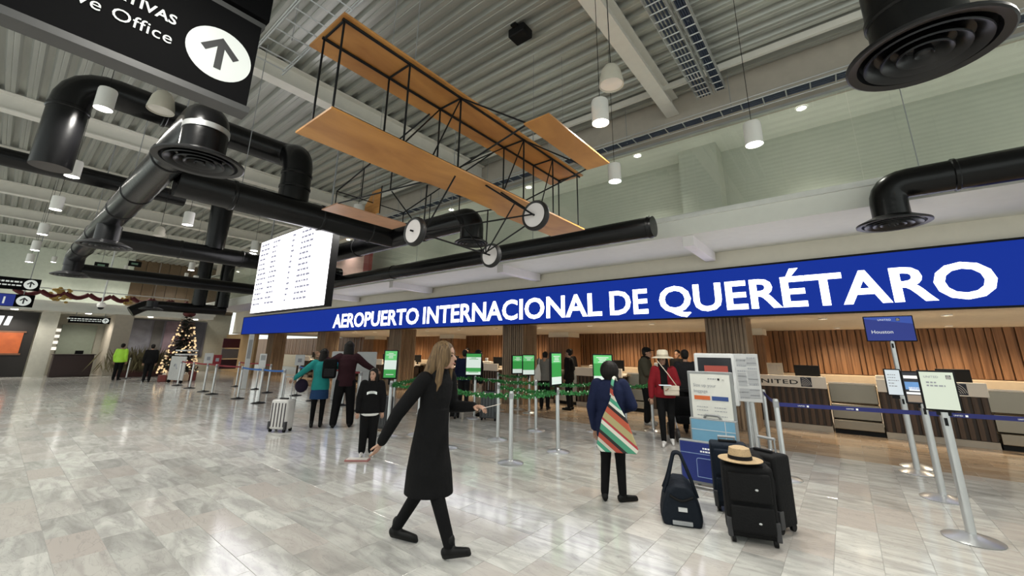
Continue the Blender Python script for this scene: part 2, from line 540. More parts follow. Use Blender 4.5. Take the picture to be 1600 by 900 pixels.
for i, x in enumerate((-2.05, -6.75, -11.5, -16.3, -21)):
    struct(MB().box(x - 0.10, x + 0.10, 7.92, 9.62, 3.58, 3.779).build('trim_bracket', M_soff), 'white beam under the slab behind the sign')
struct(MB().box(-31, 9, 9.68, 9.9, 2.43, 3.779).build('wall_fascia', M_fascia), 'cream fascia wall behind the blue sign')
struct(MB().box(-31, 9, 9.66, 17.7, 2.42, 2.50).build('ceiling_counter', mat('counter_soffit', (0.62, 0.56, 0.47), 0.7)), 'low cream ceiling over the check-in counters')
# ---- wooden back wall
mb = MB(); mb.box(-52, 9, 17.6, 17.75, 0, 2.43)
x = -44.0
while x < 8.5:
    w = random.choice((0.10, 0.14, 0.18))
    mb.box(x, x + w, 17.52 + random.uniform(0, 0.03), 17.61, 1.0, 2.43)
    x += w + 0.035
struct(mb.build('wall_back', M_wall), 'walnut slatted wall behind the check-in counters')
struct(MB().box(-44, 9, 16.7, 17.59, 0, 0.98).build('wall_ledge', mat('cream_ledge', (0.62, 0.50, 0.36), 0.5)), 'cream low ledge behind the counters')
for i, (xa, xb) in enumerate(((-10.4, -9.3), (-3.0, -2.0), (-17.7, -16.5), (-25.2, -24))):
    w_ = struct(MB().box(xa, xb, 15.6, 16.6, 0, 2.2).build('column_back', M_wall), 'walnut clad pier near the back wall')
    mb = MB()
    k = xa
    while k < xb - 0.1:
        mb.box(k, k + 0.1, 15.57, 15.6, 0.0, 2.2); k += 0.135
    mb.build('slat_face', M_wall, w_)
    MB().box(xa + 0.03, xb - 0.03, 15.63, 16.57, 2.2, 2.42).build('cap', M_fascia, w_)
# ---- slatted columns between hall and counters
mbc = MB(); mbc.box(0.03, 0.82, 0.03, 0.72, 0, 2.42)
k = 0.0
while k < 0.80:
    mbc.box(k, k + 0.055, 0, 0.03, 0, 2.42); mbc.box(k, k + 0.055, 0.72, 0.75, 0, 2.42); k += 0.0795
k = 0.03
while k < 0.70:
    mbc.box(0, 0.03, k, k + 0.055, 0, 2.42); mbc.box(0.82, 0.85, k, k + 0.055, 0, 2.42); k += 0.0795
cm = mbc.mesh('column', M_col)
for x in (-27.5, -21.3, -15.06, -8.78, -2.52):
    o = bpy.data.objects.new('column', cm); COL.objects.link(o); o.location = (x, 10.5, 0)
    struct(o, 'taupe slatted column under the blue sign')

# ---- far end of the hall
struct(MB().box(-36, -34, -8, 10.4, 0, 7).build('wall_left', mat('end_wall', (0.40, 0.38, 0.31), 0.6)), 'beige end wall of the hall')
struct(MB().box(-34, -31.0, -8, 8.5, 3.25, 3.75).box(-34, -30.9, -8, 8.55, 3.42, 3.58).build('mezzanine', M_slab), 'white mezzanine edge at the far end')
struct(MB().box(-33.9, -33.6, -8, 4.6, 3.75, 6.8).build('wall_mezzanine', mat('mezz_wall', (0.60, 0.64, 0.55), 0.5)), 'pale wall above the mezzanine')
bp = struct(MB().box(-33.9, -33.6, 4.6, 10.3, 3.75, 6.8).build('wall_brown', mat('brown_back', (0.05, 0.035, 0.02), 0.5)), 'brown panelled wall above the mezzanine')
pmesh = MB().rbox(-0.03, 0.03, 0.012, 0.558, 3.77, 6.78, 0.008).mesh('panel', mat('brown_panel', (0.115, 0.075, 0.04), 0.45, var=0.15))
for k in range(10):
    o = bpy.data.objects.new('panel', pmesh); COL.objects.link(o); o.parent = bp; o.location = (-33.58, 4.6 + k * 0.57, 0)
struct(MB().box(-42, -28.7, 10.3, 10.45, 0, 2.43).build('wall_tan', M_tan), 'tan timber wall left of the blue sign')
struct(MB().box(-32.7, -32.1, 1.35, 2.0, 0, 3.25).build('column_end', mat('end_column', (0.62, 0.60, 0.52), 0.5)), 'pale square column beside the dark shop')
struct(MB().box(-33.9, -31.0, 4.0, 4.75, 0, 3.25).build('column_end', mat('end_column2', (0.50, 0.44, 0.36), 0.5)), 'beige pier behind the guard')
struct(MB().box(-34, -33.9, 2.3, 3.7, 1.1, 2.7).build('door_1', mat('end_door', (0.26, 0.29, 0.23), 0.4)), 'grey green doorway behind the dark desk')
# ================================================================== AIR DUCTS
M_diff = mat('diffuser_black', (0.006, 0.006, 0.007), 0.36, 0.0, var=0.05, spec=0.45)
def diffuser(parent, c, rad, seg=40):
    d = MB()
    # outer flange
    d.lathe([(rad * 0.81, 0.05), (rad * 0.85, 0.010), (rad * 0.97, 0.0), (rad, 0.006), (rad, 0.025), (rad * 0.9, 0.045), (rad * 0.60, 0.105), (rad * 0.50, 0.105), (rad * 0.80, 0.055)], c, seg, closed=True)
    o = d.build('diffuser', M_diff, parent, smooth=30)
    for k, (r0, r1) in enumerate(((0.58, 0.735), (0.37, 0.515), (0.19, 0.315))):
        MB().lathe([(rad * r0, 0.075), (rad * (r0 + 0.07), 0.03), (rad * r1, 0.0), (rad * (r1 + 0.03), -0.006), (rad * (r1 + 0.04), 0.004), (rad * (r0 + 0.11), 0.04), (rad * (r0 + 0.03), 0.08)], c, seg, closed=True).build('ring', M_diff, o, smooth=30)
    MB().lathe([(0.0005, 0.03), (rad * 0.08, 0.02), (rad * 0.12, 0.0), (rad * 0.13, 0.012), (rad * 0.1, 0.06), (0.0005, 0.065)], c, seg).build('hub', M_diff, o, smooth=30)
    return o
def collar(parent, p, d, r, m=None, w=0.03):
    d = Vector(d).normalized(); p = Vector(p)
    MB().path([p - d * w, p - d * w * 0.6, p + d * w * 0.6, p + d * w], [r + 0.002, r + 0.014, r + 0.014, r + 0.002], 28).build('collar', m or M_black, parent, smooth=40)
def duct(label, pts, rad, bend=0.3, collars=(), seg=28, dr=None, hang=()):
    e = empty('air_duct', pts[0], 0, label, 'air duct')
    P = [Vector(p) - Vector(pts[0]) for p in pts]
    pp = arc_path(P, bend) if len(P) > 2 else P
    rr = rad
    if isinstance(rad, tuple):
        rr = [rad[0] + (rad[1] - rad[0]) * i / (len(pp) - 1) for i in range(len(pp))]
    MB().path(pp, rr, seg).build('pipe', M_black, e, smooth=50)
    for (p, d, r) in collars:
        collar(e, Vector(p) - Vector(pts[0]), d, r)
    if dr:
        end = P[-1]
        diffuser(e, (end.x, end.y, end.z - 0.06), dr)
    for p in hang:
        q = Vector(p) - Vector(pts[0])
        MB().tube(q, (q.x, q.y, 6.75 - pts[0][2]), 0.006, 6).build('hanger', M_grey, e)
    return e
ZD = 3.5
# D3 main run along the hall with its end drop
d3 = duct('long black round duct running down the hall from the near left diffuser',
          [(-16.4, 1.0, 3.72), (-16.4, 1.0, 4.02), (-5.05, 1.0, 4.02), (-5.05, 1.0, ZD + 0.03)], 0.205, 0.33,
          [((x, 1.0, 4.02), (1, 0, 0), 0.205) for x in (-6.6, -8.6, -9.9, -12.6, -15)], dr=0.40,
          hang=((-6.3, 1.0, 4.2), (-9.5, 1.0, 4.2), (-14, 1, 4.2)))
MB().path([(11.35, 0, 0.10), (11.35, 0, 0.16)], [0.212, 0.212], 28).build('silver_clamp', M_silver, d3, smooth=40)
for i, x in enumerate((-10.88, -16.4)):
    duct('black ceiling diffuser, %s one down the long hall duct' % ('second' if i == 0 else 'farthest'), [(x, 1.0, 3.86 if i == 0 else 3.72), (x, 1.0, ZD)], 0.19, dr=0.40)
# D4 cross duct
duct('thick black cross duct passing in front of the white departure screen', [(-7.15, 1.2, 3.9), (-7.15, 4.85, 3.9)], 0.225, 0.2,
     [((-7.15, y, 3.9), (0, 1, 0), 0.225) for y in (1.9, 3.3, 4.3)], hang=((-7.15, 2.0, 4.1),))
duct('black duct with an elbow and small diffuser behind the biplane wheels', [(-10.6, 4.9, 3.88), (-4.85, 4.9, 3.88), (-4.85, 4.9, 3.46)], 0.205, 0.36,
     [((-6.2, 4.9, 3.88), (1, 0, 0), 0.205), ((-8.5, 4.9, 3.88), (1, 0, 0), 0.205)], dr=0.29, hang=((-5.4, 4.9, 4.0),))
# D7 + D8
duct('large black duct high under the roof joining a shiny downpipe', [(-7.8, 0.03, 3.85), (-7.8, 0.03, 5.15), (-7.8, 2.85, 5.15), (-7.3, 2.85, 4.98), (-7.3, 2.85, 4.05)], (0.20, 0.245), 0.42,
     [((-7.8, 1.0, 5.15), (0, 1, 0), 0.222), ((-7.3, 2.85, 4.62), (0, 0, 1), 0.243), ((-7.3, 2.85, 4.36), (0, 0, 1), 0.243), ((-7.8, 0.03, 4.7), (0, 0, 1), 0.203)], hang=((-7.8, 1.6, 5.3),))
duct('black cross duct far behind the vertical drop at left', [(-13.9, -3, 5.6), (-13.9, 2.6, 5.6)], 0.2, 0.2, hang=((-13.9, 1, 5.7),))
duct('second black cross duct branching off the long hall duct', [(-13.2, 1.2, 4.05), (-13.2, 7.0, 4.05)], 0.225, 0.2,
     [((-13.2, y, 4.05), (0, 1, 0), 0.225) for y in (2.6, 4.0)])
duct('tapered black downpipe standing on the second cross duct', [(-13.2, 3.33, 5.9), (-13.2, 3.33, 4.2)], (0.28, 0.22), 0.2)
duct('third black cross duct near the far mezzanine', [(-17.5, 1.2, 3.75), (-17.5, 7.5, 3.75)], 0.2)
duct('far black duct with elbow over the christmas tree', [(-25.4, 7.4, 3.45), (-25.4, 4.6, 3.45), (-25.4, 4.2, 3.45), (-25.4, 3.7, 3.1)], 0.24, 0.25, dr=None)
duct('far shiny black vertical pipe left of the departure screen', [(-25.4, 6.2, 6.0), (-25.4, 6.2, 3.6)], 0.3)
duct('second far black vertical pipe beside the shiny one', [(-25.4, 7.2, 6.0), (-25.4, 7.2, 3.6)], 0.3)
duct('far black diffuser above the christmas tree', [(-23.6, 4.1, 3.5), (-23.6, 4.1, 3.2)], 0.2, dr=0.42, hang=((-23.6, 4.1, 3.6),))
# D6 along slab
duct('long black duct in front of the slab edge ending in a round cap', [(-18, 6.95, 3.78), (-2.35, 6.95, 3.78)], 0.19, 0.2,
     [((x, 6.95, 3.78), (1, 0, 0), 0.19) for x in (-2.42, -6, -10, -14)], hang=((-5, 6.95, 3.9), (-9, 6.95, 3.9)))
# D2 right
d2 = duct('black duct with elbow and open diffuser above the right end of the sign', [(4.5, 7.47, 3.92), (0.77, 7.47, 3.92), (0.77, 7.47, 3.42)], 0.205, 0.5,
          [((1.45, 7.47, 3.92), (1, 0, 0), 0.205)], dr=0.40, hang=((1.15, 7.47, 4.1),))
# big diffuser upper right
duct('big black round diffuser with drum at the upper right corner', [(0.66, 3.34, 4.6), (0.66, 3.34, 3.52)], 0.235, 0.2, [((0.66, 3.34, 3.78), (0, 0, 1), 0.235)], dr=0.39, seg=40)

# ================================================================== CABLE TRAYS
def ladder(label, p0, p1, width, side, rungs, z0, cables=True):
    e = empty('cable_tray', p0, 0, label, 'cable tray')
    p0, p1 = Vector(p0), Vector(p1); d = p1 - p0; L = d.length; d.normalize(); s = Vector(side)
    for k in (0, 1):
        q = s * width * k
        for zz in (0, 0.07):
            MB().tube(q + Vector((0, 0, zz)), q + d * L + Vector((0, 0, zz)), 0.012, 6).build('rail', M_silver, e)
    rm = MB().tube((0, 0, 0), s * width, 0.011, 6).mesh('rung', M_silver)
    for i in range(rungs):
        o = bpy.data.objects.new('rung', rm); COL.objects.link(o); o.parent = e; o.location = d * (L * (i + 0.5) / rungs)
    mb = MB()
    for i in range(4 if cables else 0):
        a = s * width * (0.2 + 0.2 * i) + Vector((0, 0, 0.025))
        mb.tube(a, a + d * L, 0.016, 6)
    if cables: mb.build('cable_bundle', mat('tray_cable', (0.03, 0.045, 0.08), 0.5), e)
    for i in range(max(2, rungs // 6)):
        t = L * (i + 0.5) / max(2, rungs // 6)
        MB().tube(s * width * 0.5 + d * t, s * width * 0.5 + d * t + Vector((0, 0, 6.74 - p0.z)), 0.006, 6).build('hanger', M_grey, e)
    return e
ladder('silver cable ladder beside the white roof beam at right', (-1.52, 3.4, 6.3), (-1.52, 7.5, 6.3), 0.26, (1, 0, 0), 22, 6.3)
ladder('second silver cable ladder with bluish cables beside the first', (-1.2, 3.4, 6.32), (-1.2, 7.5, 6.32), 0.16, (1, 0, 0), 20, 6.3)
ladder('silver cable ladder running along the top of the glass wall', (-12, 7.45, 5.9), (8, 7.45, 5.9), 0.3, (0, 1, 0), 60, 5.9)
ladder('silver cable ladder above the near end of the biplane', (-6.6, 1.62, 5.95), (-2.9, 1.62, 5.95), 0.5, (0, 1, 0), 13, 5.9, False)

# ================================================================== PENDANT LAMPS
def pendant(loc, label, r=0.1, h=0.3, on=True):
    e = empty('pendant_lamp', loc, 0, label, 'pendant lamp', 'white cylinder pendant lamps')
    MB().lathe([(r * 0.93, 0.004), (r, 0.0), (r, h * 0.93), (r * 0.93, h), (0.0005, h)], (0, 0, 0), 28).build('shade', M_lamp, e, smooth=40)
    MB().lathe([(0.0005, 0.02), (r * 0.9, 0.02), (r * 0.92, 0.006)], (0, 0, 0), 24).build('diffuser', M_glow, e)
    MB().tube((0, 0, h), (0, 0, 6.75 - loc[2]), 0.004, 5).build('cable', M_blackm, e)
    ld = bpy.data.lights.new('pendant_light', 'SPOT'); ld.energy = PENDANT_W * 4; ld.color = (1.0, 0.97, 0.9)
    ld.spot_size = R(150); ld.spot_blend = 0.6; ld.shadow_soft_size = 0.09
    lo = bpy.data.objects.new('pendant_light', ld); COL.objects.link(lo); lo.parent = e; lo.location = (0, 0, -0.02)
    return e
pend = [((-7.35, 0.32, 4.68), 'nearest lit white cylinder pendant at left, before the thick black duct'),
        ((-10.19, 0.31, 4.46), 'second lit cylinder pendant of the left row'),
        ((-12.9, 0.30, 4.42), 'third lit cylinder pendant of the left row'),
        ((-16.2, 0.28, 4.42), 'fourth lit cylinder pendant of the left row'),
        ((-19.2, 0.28, 4.42), 'fifth lit cylinder pendant of the left row'),
        ((-22.2, 0.28, 4.42), 'sixth and farthest lit cylinder pendant of the left row'),
        ((-1.88, 3.98, 4.22), 'lit cylinder pendant beside the canard of the biplane'),
        ((-0.52, 5.43, 4.12), 'lit cylinder pendant in front of the glass at right'),
        ((-2.51, 5.75, 4.26), 'lit cylinder pendant low before the glass behind the biplane'),
        ((-11.2, 2.24, 4.25), 'lit cylinder pendant below the cross duct at left'),
        ((-8.1, 4.55, 4.43), 'lit cylinder pendant seen through the biplane tail'),
        ((-13.2, 4.3, 4.35), 'lit cylinder pendant at the upper left corner of the departure screen'),
        ((-19, 4.2, 4.4), 'small lit pendant before the brown panels'),
        ((-22.5, 5.2, 4.4), 'small lit pendant beside the far vertical pipes'),
        ]
for loc, lab in pend: pendant(loc, lab)
for loc, lab in (((-4.5, 0.3, 4.5), 'added unseen cylinder pendant above the left sign'), ((-1.6, 0.3, 4.5), 'added unseen cylinder pendant overhead'), ((1.2, 0.3, 4.5), 'added unseen cylinder pendant right of the viewer'),
                 ((2.2, 4.0, 4.2), 'added unseen cylinder pendant at the right edge'), ((-4.5, -3, 4.5), 'added unseen cylinder pendant behind the viewer'), ((-10, -3, 4.5), 'added unseen cylinder pendant far behind the left sign')):
    pendant(loc, lab)  # unseen pendants continuing the rows, added for light and floor reflections
def bell(loc, label, r=0.125):
    e = empty('bell_speaker', loc, 0, label, 'ceiling speaker', 'cream bell speakers')
    MB().lathe([(r * 0.9, 0.01), (r, 0.0), (r, 0.02), (r * 0.8, 0.16), (r * 0.55, 0.22), (r * 0.2, 0.25), (0.0005, 0.25)], (0, 0, 0), 28).build('shade', M_bell, e, smooth=40)
    MB().lathe([(0.0005, 0.015), (r * 0.9, 0.012)], (0, 0, 0), 24).build('face', M_bellface, e)
    MB().tube((0, 0, 0.25), (0, 0, 6.75 - loc[2]), 0.005, 5).build('cable', M_blackm, e)
bell((-5.61, 0.67, 4.15), 'cream bell speaker hanging below the left black sign')
bell((-1.50, 3.47, 4.27), 'cream bell speaker hanging above the right lit pendant')
bell((-12.7, 2.04, 4.2), 'cream bell speaker far down the hall at left')
e = empty('ceiling_speaker', (-3.46, 4.45, 6.6), 0, 'black loudspeaker box on the corrugated ceiling', 'speaker')
MB().rbox(-0.16, 0.16, -0.13, 0.13, 0, 0.16, 0.03).build('body', M_blackm, e); MB().box(-0.05, 0.05, -0.2, 0.2, 0.12, 0.15).build('bracket', M_blackm, e)

# ================================================================== BIPLANE
pl = empty('biplane_model', (-3.4, 3.65, 3.62), 0, 'orange plywood biplane with black frame hanging from the roof', 'model plane')
O = Vector((-3.4, 3.65, 3.62))
def P(*a): return Vector(a) - O
ZU, ZL = 4.6, 3.62
YS = [1.48, 2.24, 3.01, 4.29, 5.06, 5.84]
XF, XR = -3.25, -3.63
def wing(name, z, cut):
    xs = (-3.19, -3.40, -3.62, -3.87)
    poly = [(-3.19, 1.44), (-3.19, 5.95), (-3.87, 5.95), (-3.87, 4.45), (-3.80, 4.30), (-3.76, 3.65), (-3.80, 3.0), (-3.87, 2.85), (-3.87, 1.44)] if cut else [(-3.19, 1.44), (-3.19, 5.95), (-3.87, 5.95), (-3.87, 1.44)]
    return MB().prism(poly, P(0, 0, z), (1, 0, 0), (0, 1, 0), (0, 0, 0.022)).build(name, M_ply, pl)
wing('wing', ZU + 0.012, False); wing('wing', ZL, True)
def bar(a, b, r=0.011, name='strut', m=None):
    return MB().tube(P(*a), P(*b), r, 8).build(name, m or M_bmetal, pl)
for x in (XF, XR):
    bar((x, 1.46, ZU), (x, 5.93, ZU), 0.016, 'spar')
bar((XF + 0.03, 1.46, ZL + 0.03), (XF + 0.03, 5.93, ZL + 0.03), 0.016, 'spar'); bar((XR, 1.46, ZL + 0.035), (XR, 5.93, ZL + 0.035), 0.014, 'spar')
for y in YS:
    bar((XF, y, ZU), (XR, y, ZU), 0.012, 'rib')
    for x in (XF, XR): bar((x, y, ZL + 0.02), (x, y, ZU), 0.011)
bar((XF, 2.24, ZL + 0.03), (XR, 3.01, ZU), 0.009, 'brace'); bar((XF, 3.01, ZU), (XF, 2.62, ZL + 0.03), 0.009, 'brace')
bar((XF, 4.29, ZU), (XF, 3.85, ZL + 0.03), 0.009, 'brace'); bar((XR, 3.01, ZL + 0.03), (XR, 4.29, ZU), 0.009, 'brace')
bar((XF, 5.06, ZU), (XF, 4.7, ZL + 0.03), 0.008, 'brace')
# canard
MB().prism([(-2.26, 2.98), (-2.26, 4.33), (-1.95, 4.33), (-1.95, 2.98)], P(0, 0, 3.86), (1, 0, 0), (0, 1, 0), (0, 0, 0.018)).build('canard', M_ply, pl)
for y in (3.0, 4.3):
    bar((XF, y, ZL + 0.03), (-2.26, y, 3.86), 0.010, 'boom'); bar((XF, y, ZU), (-2.24, y, 3.88), 0.010, 'boom'); bar((-2.26, y, 3.875), (-1.96, y, 3.875), 0.009, 'boom')
    # tail booms
    bar((XR - 0.2, y, ZU), (-6.05, y, 4.06), 0.011, 'boom'); bar((XR - 0.2, y, ZL + 0.03), (-6.05, y, 3.84), 0.011, 'boom')
    for t in (0.33, 0.66):
        xx = (XR - 0.2) + (-6.05 - XR + 0.2) * t
        bar((xx, y, ZL + 0.03 + (3.84 - ZL - 0.03) * t), (xx, y, ZU + (4.06 - ZU) * t), 0.009, 'boom_strut')
    bar((-6.05, y, 3.84), (-6.05, y, 4.06), 0.009, 'boom_strut')
MB().prism([(-6.45, 2.98), (-6.45, 4.36), (-5.95, 4.36), (-5.95, 2.98)], P(0, 0, 3.82), (1, 0, 0), (0, 1, 0), (0, 0, 0.018)).build('tailplane', mat('plywood_pale', (0.60, 0.33, 0.20), 0.45, var=0.12), pl)
MB().prism([(-6.30, 3.84), (-5.84, 3.84), (-5.84, 4.28), (-6.08, 4.28), (-6.30, 4.05)], P(0, 3.66, 0), (1, 0, 0), (0, 0, 1), (0, 0.016, 0)).build('rudder', M_ply, pl)
bar((-5.82, 3.66, 3.82), (-5.82, 3.66, 4.32), 0.009, 'rudder_post')
# wheels
M_tyre = mat('tyre_black', (0.012, 0.012, 0.012), 0.5); M_disc = mat('wheel_disc', (0.72, 0.68, 0.67), 0.5)
def wheel(c, r=0.18):
    c = P(*c)
    n = 36
    mb = MB(); o = len(mb.v)
    prof = [(r * 0.80, -0.035), (r * 0.92, -0.042), (r, -0.02), (r, 0.02), (r * 0.92, 0.042), (r * 0.80, 0.035)]
    for (a, y) in prof:
        for k in range(n):
            t = 2 * math.pi * k / n
            mb.v.append((c.x + a * math.cos(t), c.y + y, c.z + a * math.sin(t)))
    for i in range(len(prof)):
        j = (i + 1) % len(prof)
        for k in range(n):
            mb.f.append((i * n + k, i * n + (k + 1) % n, j * n + (k + 1) % n, j * n + k)); mb.m.append(0)
    w = mb.build('wheel', M_tyre, pl, smooth=40)
    MB().path([c + Vector((0, -0.03, 0)), c + Vector((0, 0.03, 0))], r * 0.83, n).build('wheel_disc', M_disc, w)
    MB().path([c + Vector((0, -0.07, 0)), c + Vector((0, 0.07, 0))], 0.012, 8).build('hub', M_bmetal, w)
WN, WF, WO = (-3.86, 2.93, 2.98), (-3.86, 4.32, 2.95), (-2.58, 3.64, 3.12)
wheel(WN); wheel(WF); wheel(WO)
bar(WN, WF, 0.012, 'axle')
for w in (WN, WF):
    yy = w[1] + (0.12 if w is WN else -0.12)
    bar((w[0], yy, w[2]), (XF - 0.1, yy + 0.02, ZL), 0.010, 'gear_leg'); bar((w[0], yy, w[2]), (-3.84, yy, ZL), 0.010, 'gear_leg')
    bar((w[0], yy, w[2]), (-4.6, yy, 3.72), 0.009, 'gear_leg')
bar((-3.86, 4.2, 2.97), (WO[0], WO[1] + 0.06, WO[2]), 0.010, 'nose_leg'); bar((-3.86, 3.05, 3.0), (WO[0], WO[1] - 0.06, WO[2]), 0.010, 'nose_leg')
bar((XF, 3.5, ZL), (WO[0], 3.58, WO[2]), 0.011, 'nose_leg'); bar((XF, 3.8, ZL), (WO[0], 3.70, WO[2]), 0.011, 'nose_leg')
for (x, y) in ((XF, 2.3), (XF, 5.4), (XR, 2.24), (XR, 5.06), (-6.05, 3.66)):
    z = ZU if x > -5 else 4.05
    bar((x, y, z), (x, y, 6.75), 0.004, 'hanging_wire', M_grey)
bar((-6.05, 3.0, 4.06), (-6.05, 4.3, 4.06), 0.009, 'boom_strut')

# ================================================================== BIG BLUE SIGN
sg = empty('airport_sign', (-12, 9.6, 2.37), 0, 'long lit blue sign reading AEROPUERTO INTERNACIONAL DE QUERETARO', 'sign')
MB().box(-17.2, 16.5, 0, 0.08, 0, 1.0).build('panel', M_blue, sg)
MB().box(-17.22, 16.52, -0.015, 0.085, 1.0, 1.035).build('frame', M_blackm, sg); MB().box(-17.22, 16.52, -0.015, 0.085, -0.03, 0.0).build('frame', M_blackm, sg)
MB().box(-17.24, -17.2, -0.015, 0.085, -0.03, 1.035).build('frame', M_blackm, sg)
for wd, x0, x1 in (('AEROPUERTO', -18.15, -12.05), ('INTERNACIONAL', -11.80, -4.72), ('DE', -4.50, -3.52), ('QUERÉTARO', -3.25, 2.02)):
    text('lettering', wd, M_letter, sg, (x0 + 12, -0.004, 0.145), (1, 0, 0), (0, 0, 1), x1 - x0, 0.60, bold=0.022)

# ================================================================== DEPARTURE SCREEN
ds = empty('departure_screen', (-10.4, 4.2, 2.46), 0, 'bright white hanging departure board with rows of flights', 'screen')
MB().box(-2.0, 2.0, 0, 0.16, 0, 2.0).build('housing', M_blackm, ds)
MB().box(-1.98, 1.98, -0.006, 0.0, 0.02, 1.98).build('display', M_screen, ds)
M_faint = mat('screen_print', (0.05, 0.05, 0.07), 0.6, emit=(0.28, 0.28, 0.36), estr=1.0, var=0.0)
mb = MB()
for rr in range(13):
    z = 1.84 - rr * 0.135
    for x, w in ((-1.9, 0.55), (-1.15, 0.4), (0.0, 0.1), (0.5, 0.6)):
        k = x
        while k < x + w * random.uniform(0.6, 1.0):
            ww = random.uniform(0.08, 0.18); mb.box(k, k + ww, -0.010, -0.007, z, z + 0.052); k += ww + 0.025
o = mb.build('flight_rows', M_faint, ds); o['kind'] = 'stuff'
for x in (-1.6, 1.6):
    MB().tube((x, 0.08, 2.0), (x, 0.08, 4.28), 0.02, 8).build('hanger', M_grey, ds)

# ================================================================== HANGING WAYFINDING SIGNS
hs = empty('hanging_sign', (-3.0, -0.6, 3.14), 0, 'big black hanging office sign with white arrow at upper left', 'sign')
MB().box(-0.12, 0.0, -1.9, 1.38, 0.075, 0.72).build('panel', mat('sign_black', (0.004, 0.004, 0.0045), 0.7, spec=0.06), hs)
MB().box(-0.13, 0.004, -1.92, 1.40, 0.03, 0.075).build('lower_frame', mat('sign_frame', (0.05, 0.05, 0.05), 0.4), hs)
MB().box(-0.13, 0.004, -1.92, 1.40, 0.72, 0.76).build('upper_frame', mat('sign_frame', (0.05, 0.05, 0.05), 0.4), hs)
MB().box(-0.12, 0.0, -1.9, 1.42, 0.80, 1.55).build('upper_panel', mat('sign_black', (0.01, 0.01, 0.01), 0.35), hs)
for y in (-1.4, 1.1):
    MB().tube((-0.06, y, 1.55), (-0.06, y, 3.6), 0.015, 6).build('hanger', M_grey, hs)
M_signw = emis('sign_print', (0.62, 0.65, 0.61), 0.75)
def disc_arrow(parent, cy, cz, r, x=0.002, s=1.0, m=None, mk=None):
    n = 40
    MB().prism([(r * math.cos(2 * math.pi * k / n), r * math.sin(2 * math.pi * k / n)) for k in range(n)], (x, cy, cz), (0, 1, 0), (0, 0, 1), (0.003, 0, 0)).build('arrow_disc', m or M_signw, parent)
    q = r / 0.2
    pts = [(-0.022, -0.12), (0.022, -0.12), (0.022, 0.055), (0.085, -0.012), (0.118, 0.02), (0, 0.135), (-0.118, 0.02), (-0.085, -0.012), (-0.022, 0.055)]
    MB().prism([(a * q, b * q) for a, b in pts], (x + 0.003, cy, cz), (0, 1, 0), (0, 0, 1), (0.003, 0, 0)).build('arrow', mk or M_txtblack, parent)
disc_arrow(hs, 1.175, 0.36, 0.185)
text('lettering', 'OFICINAS ADMINISTRATIVAS', M_signw, hs, (0.003, 0.93, 0.41), (0, 1, 0), (0, 0, 1), height=0.066, bold=0.02, align='R')
text('lettering', 'Administrative Office', M_signw, hs, (0.003, 0.93, 0.27), (0, 1, 0), (0, 0, 1), height=0.080, align='R', spacing=1.04)
def far_sign(loc, label, w, h, body=None, blue=False, top=6.75):
    e = empty('wayfinding_sign', loc, 0, label, 'sign')
    MB().box(-0.1, 0, -w, 0, 0, h).build('panel', mat('sign_black', (0.01, 0.01, 0.01), 0.35), e)
    disc_arrow(e, -h * 0.55, h / 2, h * 0.4)
    if blue:
        MB().box(0.001, 0.004, -h * 1.0 - 0.55, -h * 1.0 - 0.02, 0.02, h - 0.02).build('blue_field', M_ublue, e)
        text('lettering', body, M_signw, e, (0.006, -h - 0.3, h * 0.22), (0, 1, 0), (0, 0, 1), height=h * 0.55, bold=0.02, align='C')
    else:
        mb = MB()
        for z, hh in ((0.58, 0.13), (0.3, 0.1)):
            k = -h * 1.05
            while k > -w + 0.05:
                ww = random.uniform(0.05, 0.14); mb.box(0.001, 0.004, k - ww, k, h * z, h * (z + hh)); k -= ww + 0.03
        mb.build('print', M_signw, e)
    for y in (-w * 0.85, -w * 0.15):
        MB().tube((-0.05, y, h), (-0.05, y, top - loc[2]), 0.015, 6).build('hanger', M_grey, e)
far_sign((-27, 0.85, 3.83), 'upper small black arrow sign at the far left', 2.2, 0.50)
far_sign((-27, 0.80, 3.12), 'lower small black sign with a blue 1 at the far left', 2.2, 0.52, '1', True, 3.825)
far_sign((-30.95, 3.8, 2.70), 'black arrow sign under the mezzanine edge behind the guard', 1.55, 0.33, None, False, 3.25)
# ================================================================== DOWNLIGHTS OVER THE COUNTERS
k = 0
x = -24.3
while x < 4.5:
    e = empty('downlight', (x, 11.9, 2.40), 0, ORD[k] + ' warm downlight from the left in the ceiling over the counters', 'downlight', 'downlights over the counters')
    MB().lathe([(0.07, 0.0), (0.085, -0.008), (0.085, 0.02), (0.07, 0.02)], (0, 0, 0), 20, closed=True).build('ring', M_lamp, e)
    MB().lathe([(0.0005, 0.012), (0.07, 0.012)], (0, 0, 0), 20).build('lens', M_warmglow, e)
    ld = bpy.data.lights.new('downlight_lamp', 'SPOT'); ld.energy = DOWNLIGHT_W * 4; ld.color = (1.0, 0.82, 0.58)
    ld.spot_size = R(140); ld.spot_blend = 0.7; ld.shadow_soft_size = 0.06
    lo = bpy.data.objects.new('downlight_lamp', ld); COL.objects.link(lo); lo.parent = e; lo.location = (0, 0, -0.02)
    x += 2.0; k += 1
k = 0
x = -26.5
